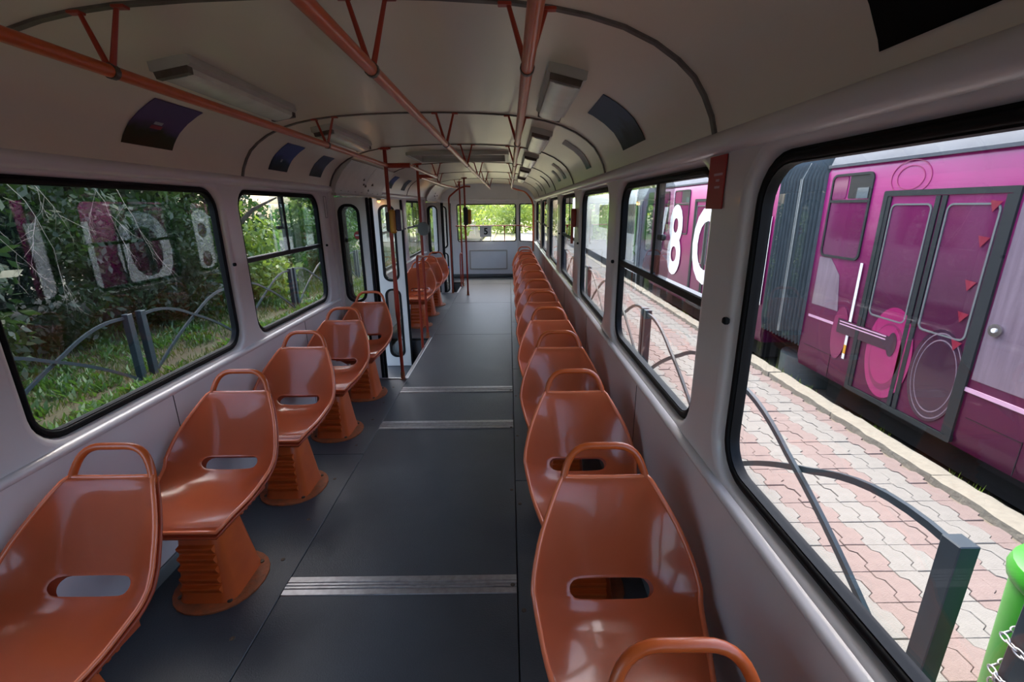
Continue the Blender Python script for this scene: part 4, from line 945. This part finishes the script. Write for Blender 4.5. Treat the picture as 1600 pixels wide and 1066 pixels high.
def tree(loc, h, r, n, size, mat, label, group, low=.25, name='tree', cat='tree', clumps=14, trunk=True):
    root = tag(empty(name, loc), label, cat, group); x, y, z = loc; rr_ = random.Random(int(x*100+y*7))
    if trunk:
        p = [(x, y, z-.1), (x+rr_.uniform(-.1, .1), y, z+h*.3), (x+rr_.uniform(-.3, .3), y+rr_.uniform(-.2, .2), z+h*.6), (x, y, z+h*.85)]
        mb = MB().tube(p, [.03*h, .024*h, .015*h, .005*h], 8)
        for k in range(5):
            a = rr_.uniform(0, 6.28); q = z+h*rr_.uniform(.25, .6); mb.tube([(x, y, q), (x+math.cos(a)*r*.4, y+math.sin(a)*r*.4, q+h*.1), (x+math.cos(a)*r*.8, y+math.sin(a)*r*.8, q+h*.15)], [.012*h, .008*h, .003*h], 6)
        mb.build('trunk', M['bark'], root, sharp=80)
    cs = []
    for k in range(clumps):
        a = rr_.uniform(0, 6.28); u = rr_.uniform(low, .92); q = r*math.sqrt(max(.08, 1-((u-.55)/.55)**2))*rr_.uniform(.2, .85)
        s = r*rr_.uniform(.32, .55); cs.append(((x+math.cos(a)*q, y+math.sin(a)*q, z+h*u), (s, s, s*.75)))
    leaf_mesh('foliage', cs, n, size, mat, root); return root
GT = 'trees beyond the garden fence'
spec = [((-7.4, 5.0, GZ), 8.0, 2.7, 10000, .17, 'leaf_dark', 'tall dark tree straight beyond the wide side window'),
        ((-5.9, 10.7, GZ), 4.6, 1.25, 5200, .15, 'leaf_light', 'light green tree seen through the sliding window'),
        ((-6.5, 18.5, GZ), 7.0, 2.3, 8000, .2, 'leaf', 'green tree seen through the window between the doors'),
        ((-8.0, 24.0, GZ), 8.0, 2.8, 7000, .24, 'leaf_sun_painted', 'green tree with sun-brightened leaf colour seen past the rear door'),
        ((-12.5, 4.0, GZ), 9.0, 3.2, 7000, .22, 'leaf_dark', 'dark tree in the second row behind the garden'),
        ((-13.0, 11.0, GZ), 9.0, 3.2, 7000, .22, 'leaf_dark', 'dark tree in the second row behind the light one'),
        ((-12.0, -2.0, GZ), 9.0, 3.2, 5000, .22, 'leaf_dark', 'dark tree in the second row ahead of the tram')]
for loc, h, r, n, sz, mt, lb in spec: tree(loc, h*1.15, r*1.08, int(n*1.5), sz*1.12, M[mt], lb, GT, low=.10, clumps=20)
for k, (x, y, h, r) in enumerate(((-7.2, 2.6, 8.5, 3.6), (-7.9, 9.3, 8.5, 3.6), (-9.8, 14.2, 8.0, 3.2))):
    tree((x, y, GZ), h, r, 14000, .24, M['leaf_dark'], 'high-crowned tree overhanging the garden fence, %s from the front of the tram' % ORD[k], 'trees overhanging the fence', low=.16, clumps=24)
SH = 'shrubs behind the garden fence'
for k, (x, y, h, mt) in enumerate(((-6.3, 1.0, 2.3, 'leaf_dark'), (-6.5, 2.9, 2.7, 'leaf_dark'), (-6.4, 4.9, 2.4, 'leaf_dark'), (-6.6, 6.9, 2.6, 'leaf_dark'), (-6.3, 8.9, 2.3, 'leaf_dark'), (-7.4, 10.9, 2.2, 'leaf'), (-6.2, 13.2, 2.2, 'leaf'), (-5.8, 16.0, 1.9, 'leaf'))):
    tree((x, y, GZ), h, 1.2, 6500, .12, M[mt], 'low leafy shrub behind the garden fence, %s from the front of the tram' % ORD[k], SH, low=.08, name='shrub', cat='shrub', clumps=14, trunk=False)
for k, y in enumerate((0.2, 2.4, 4.6, 6.8, 9.0, 11.4)):
    tree((-9.3, y, GZ), 3.4, 1.45, 6000, .15, M['leaf_dark'], 'tall dark bush behind the shrubs, %s from the front of the tram' % ORD[k], 'bushes in the second row', low=.06, name='bush', cat='bush', clumps=16, trunk=False)
tree((-3.9, 2.55, GZ), 2.6, .45, 500, .12, M['leaf'], 'thin leafy sapling growing before the garden fence', None, low=.35, name='sapling', cat='sapling', clumps=6)
RT = 'bright trees behind the tram'
for k, (x, y, h, r, mt) in enumerate(((-4.5, 33, 7, 3.0, 'leaf_sun_painted'), (1.0, 44, 8, 3.6, 'leaf_sun_painted'), (6.5, 40, 8, 3.4, 'leaf_sun_painted'), (-9.5, 40, 9, 3.8, 'leaf'), (12.0, 50, 10, 4.2, 'leaf_sun_painted'), (-3.0, 57, 10, 4.4, 'leaf_sun_painted'))):
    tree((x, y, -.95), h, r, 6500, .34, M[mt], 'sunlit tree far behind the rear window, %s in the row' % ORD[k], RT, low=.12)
# hanging dead twigs outside the wide side window
def twig(name, p0, d0, L, r, seed, label):
    R_ = random.Random(seed); mb = MB()
    def grow(p, d, L, r, lev):
        pts = [Vector(p)]; n = 7; d = Vector(d).normalized()
        for i in range(n):
            d = (d+Vector((R_.uniform(-.22, .22), R_.uniform(-.22, .22), R_.uniform(-.26, .16)))).normalized(); pts.append(pts[-1]+d*L/n)
            if lev < 2 and i > 0 and R_.random() < .75: grow(pts[-1], d+Vector((R_.uniform(-.7, .7), R_.uniform(-.7, .7), R_.uniform(-.8, .4))), L*R_.uniform(.2, .45), r*.6, lev+1)
        mb.tube(pts, [r*(1-.75*i/n) for i in range(n+1)], 5)
    grow(p0, d0, L, r, 0); return tag(mb.build(name, M['twig'], sharp=80), label, 'branch', 'bare hanging twigs')
for k, (y, x, z) in enumerate(((3.4, -4.3, 1.85), (3.9, -4.4, 1.9), (4.4, -4.2, 1.9), (4.9, -4.5, 1.95), (5.5, -4.4, 1.95), (6.0, -4.5, 1.9), (3.0, -4.6, 1.9))):
    twig('bare_branch', (x, y, z), (-.05+.1*(k % 2), .75, -.55), 1.0+.15*(k % 3), .0042, 40+k, 'pale bare twig hanging before the dark trees outside the wide window')
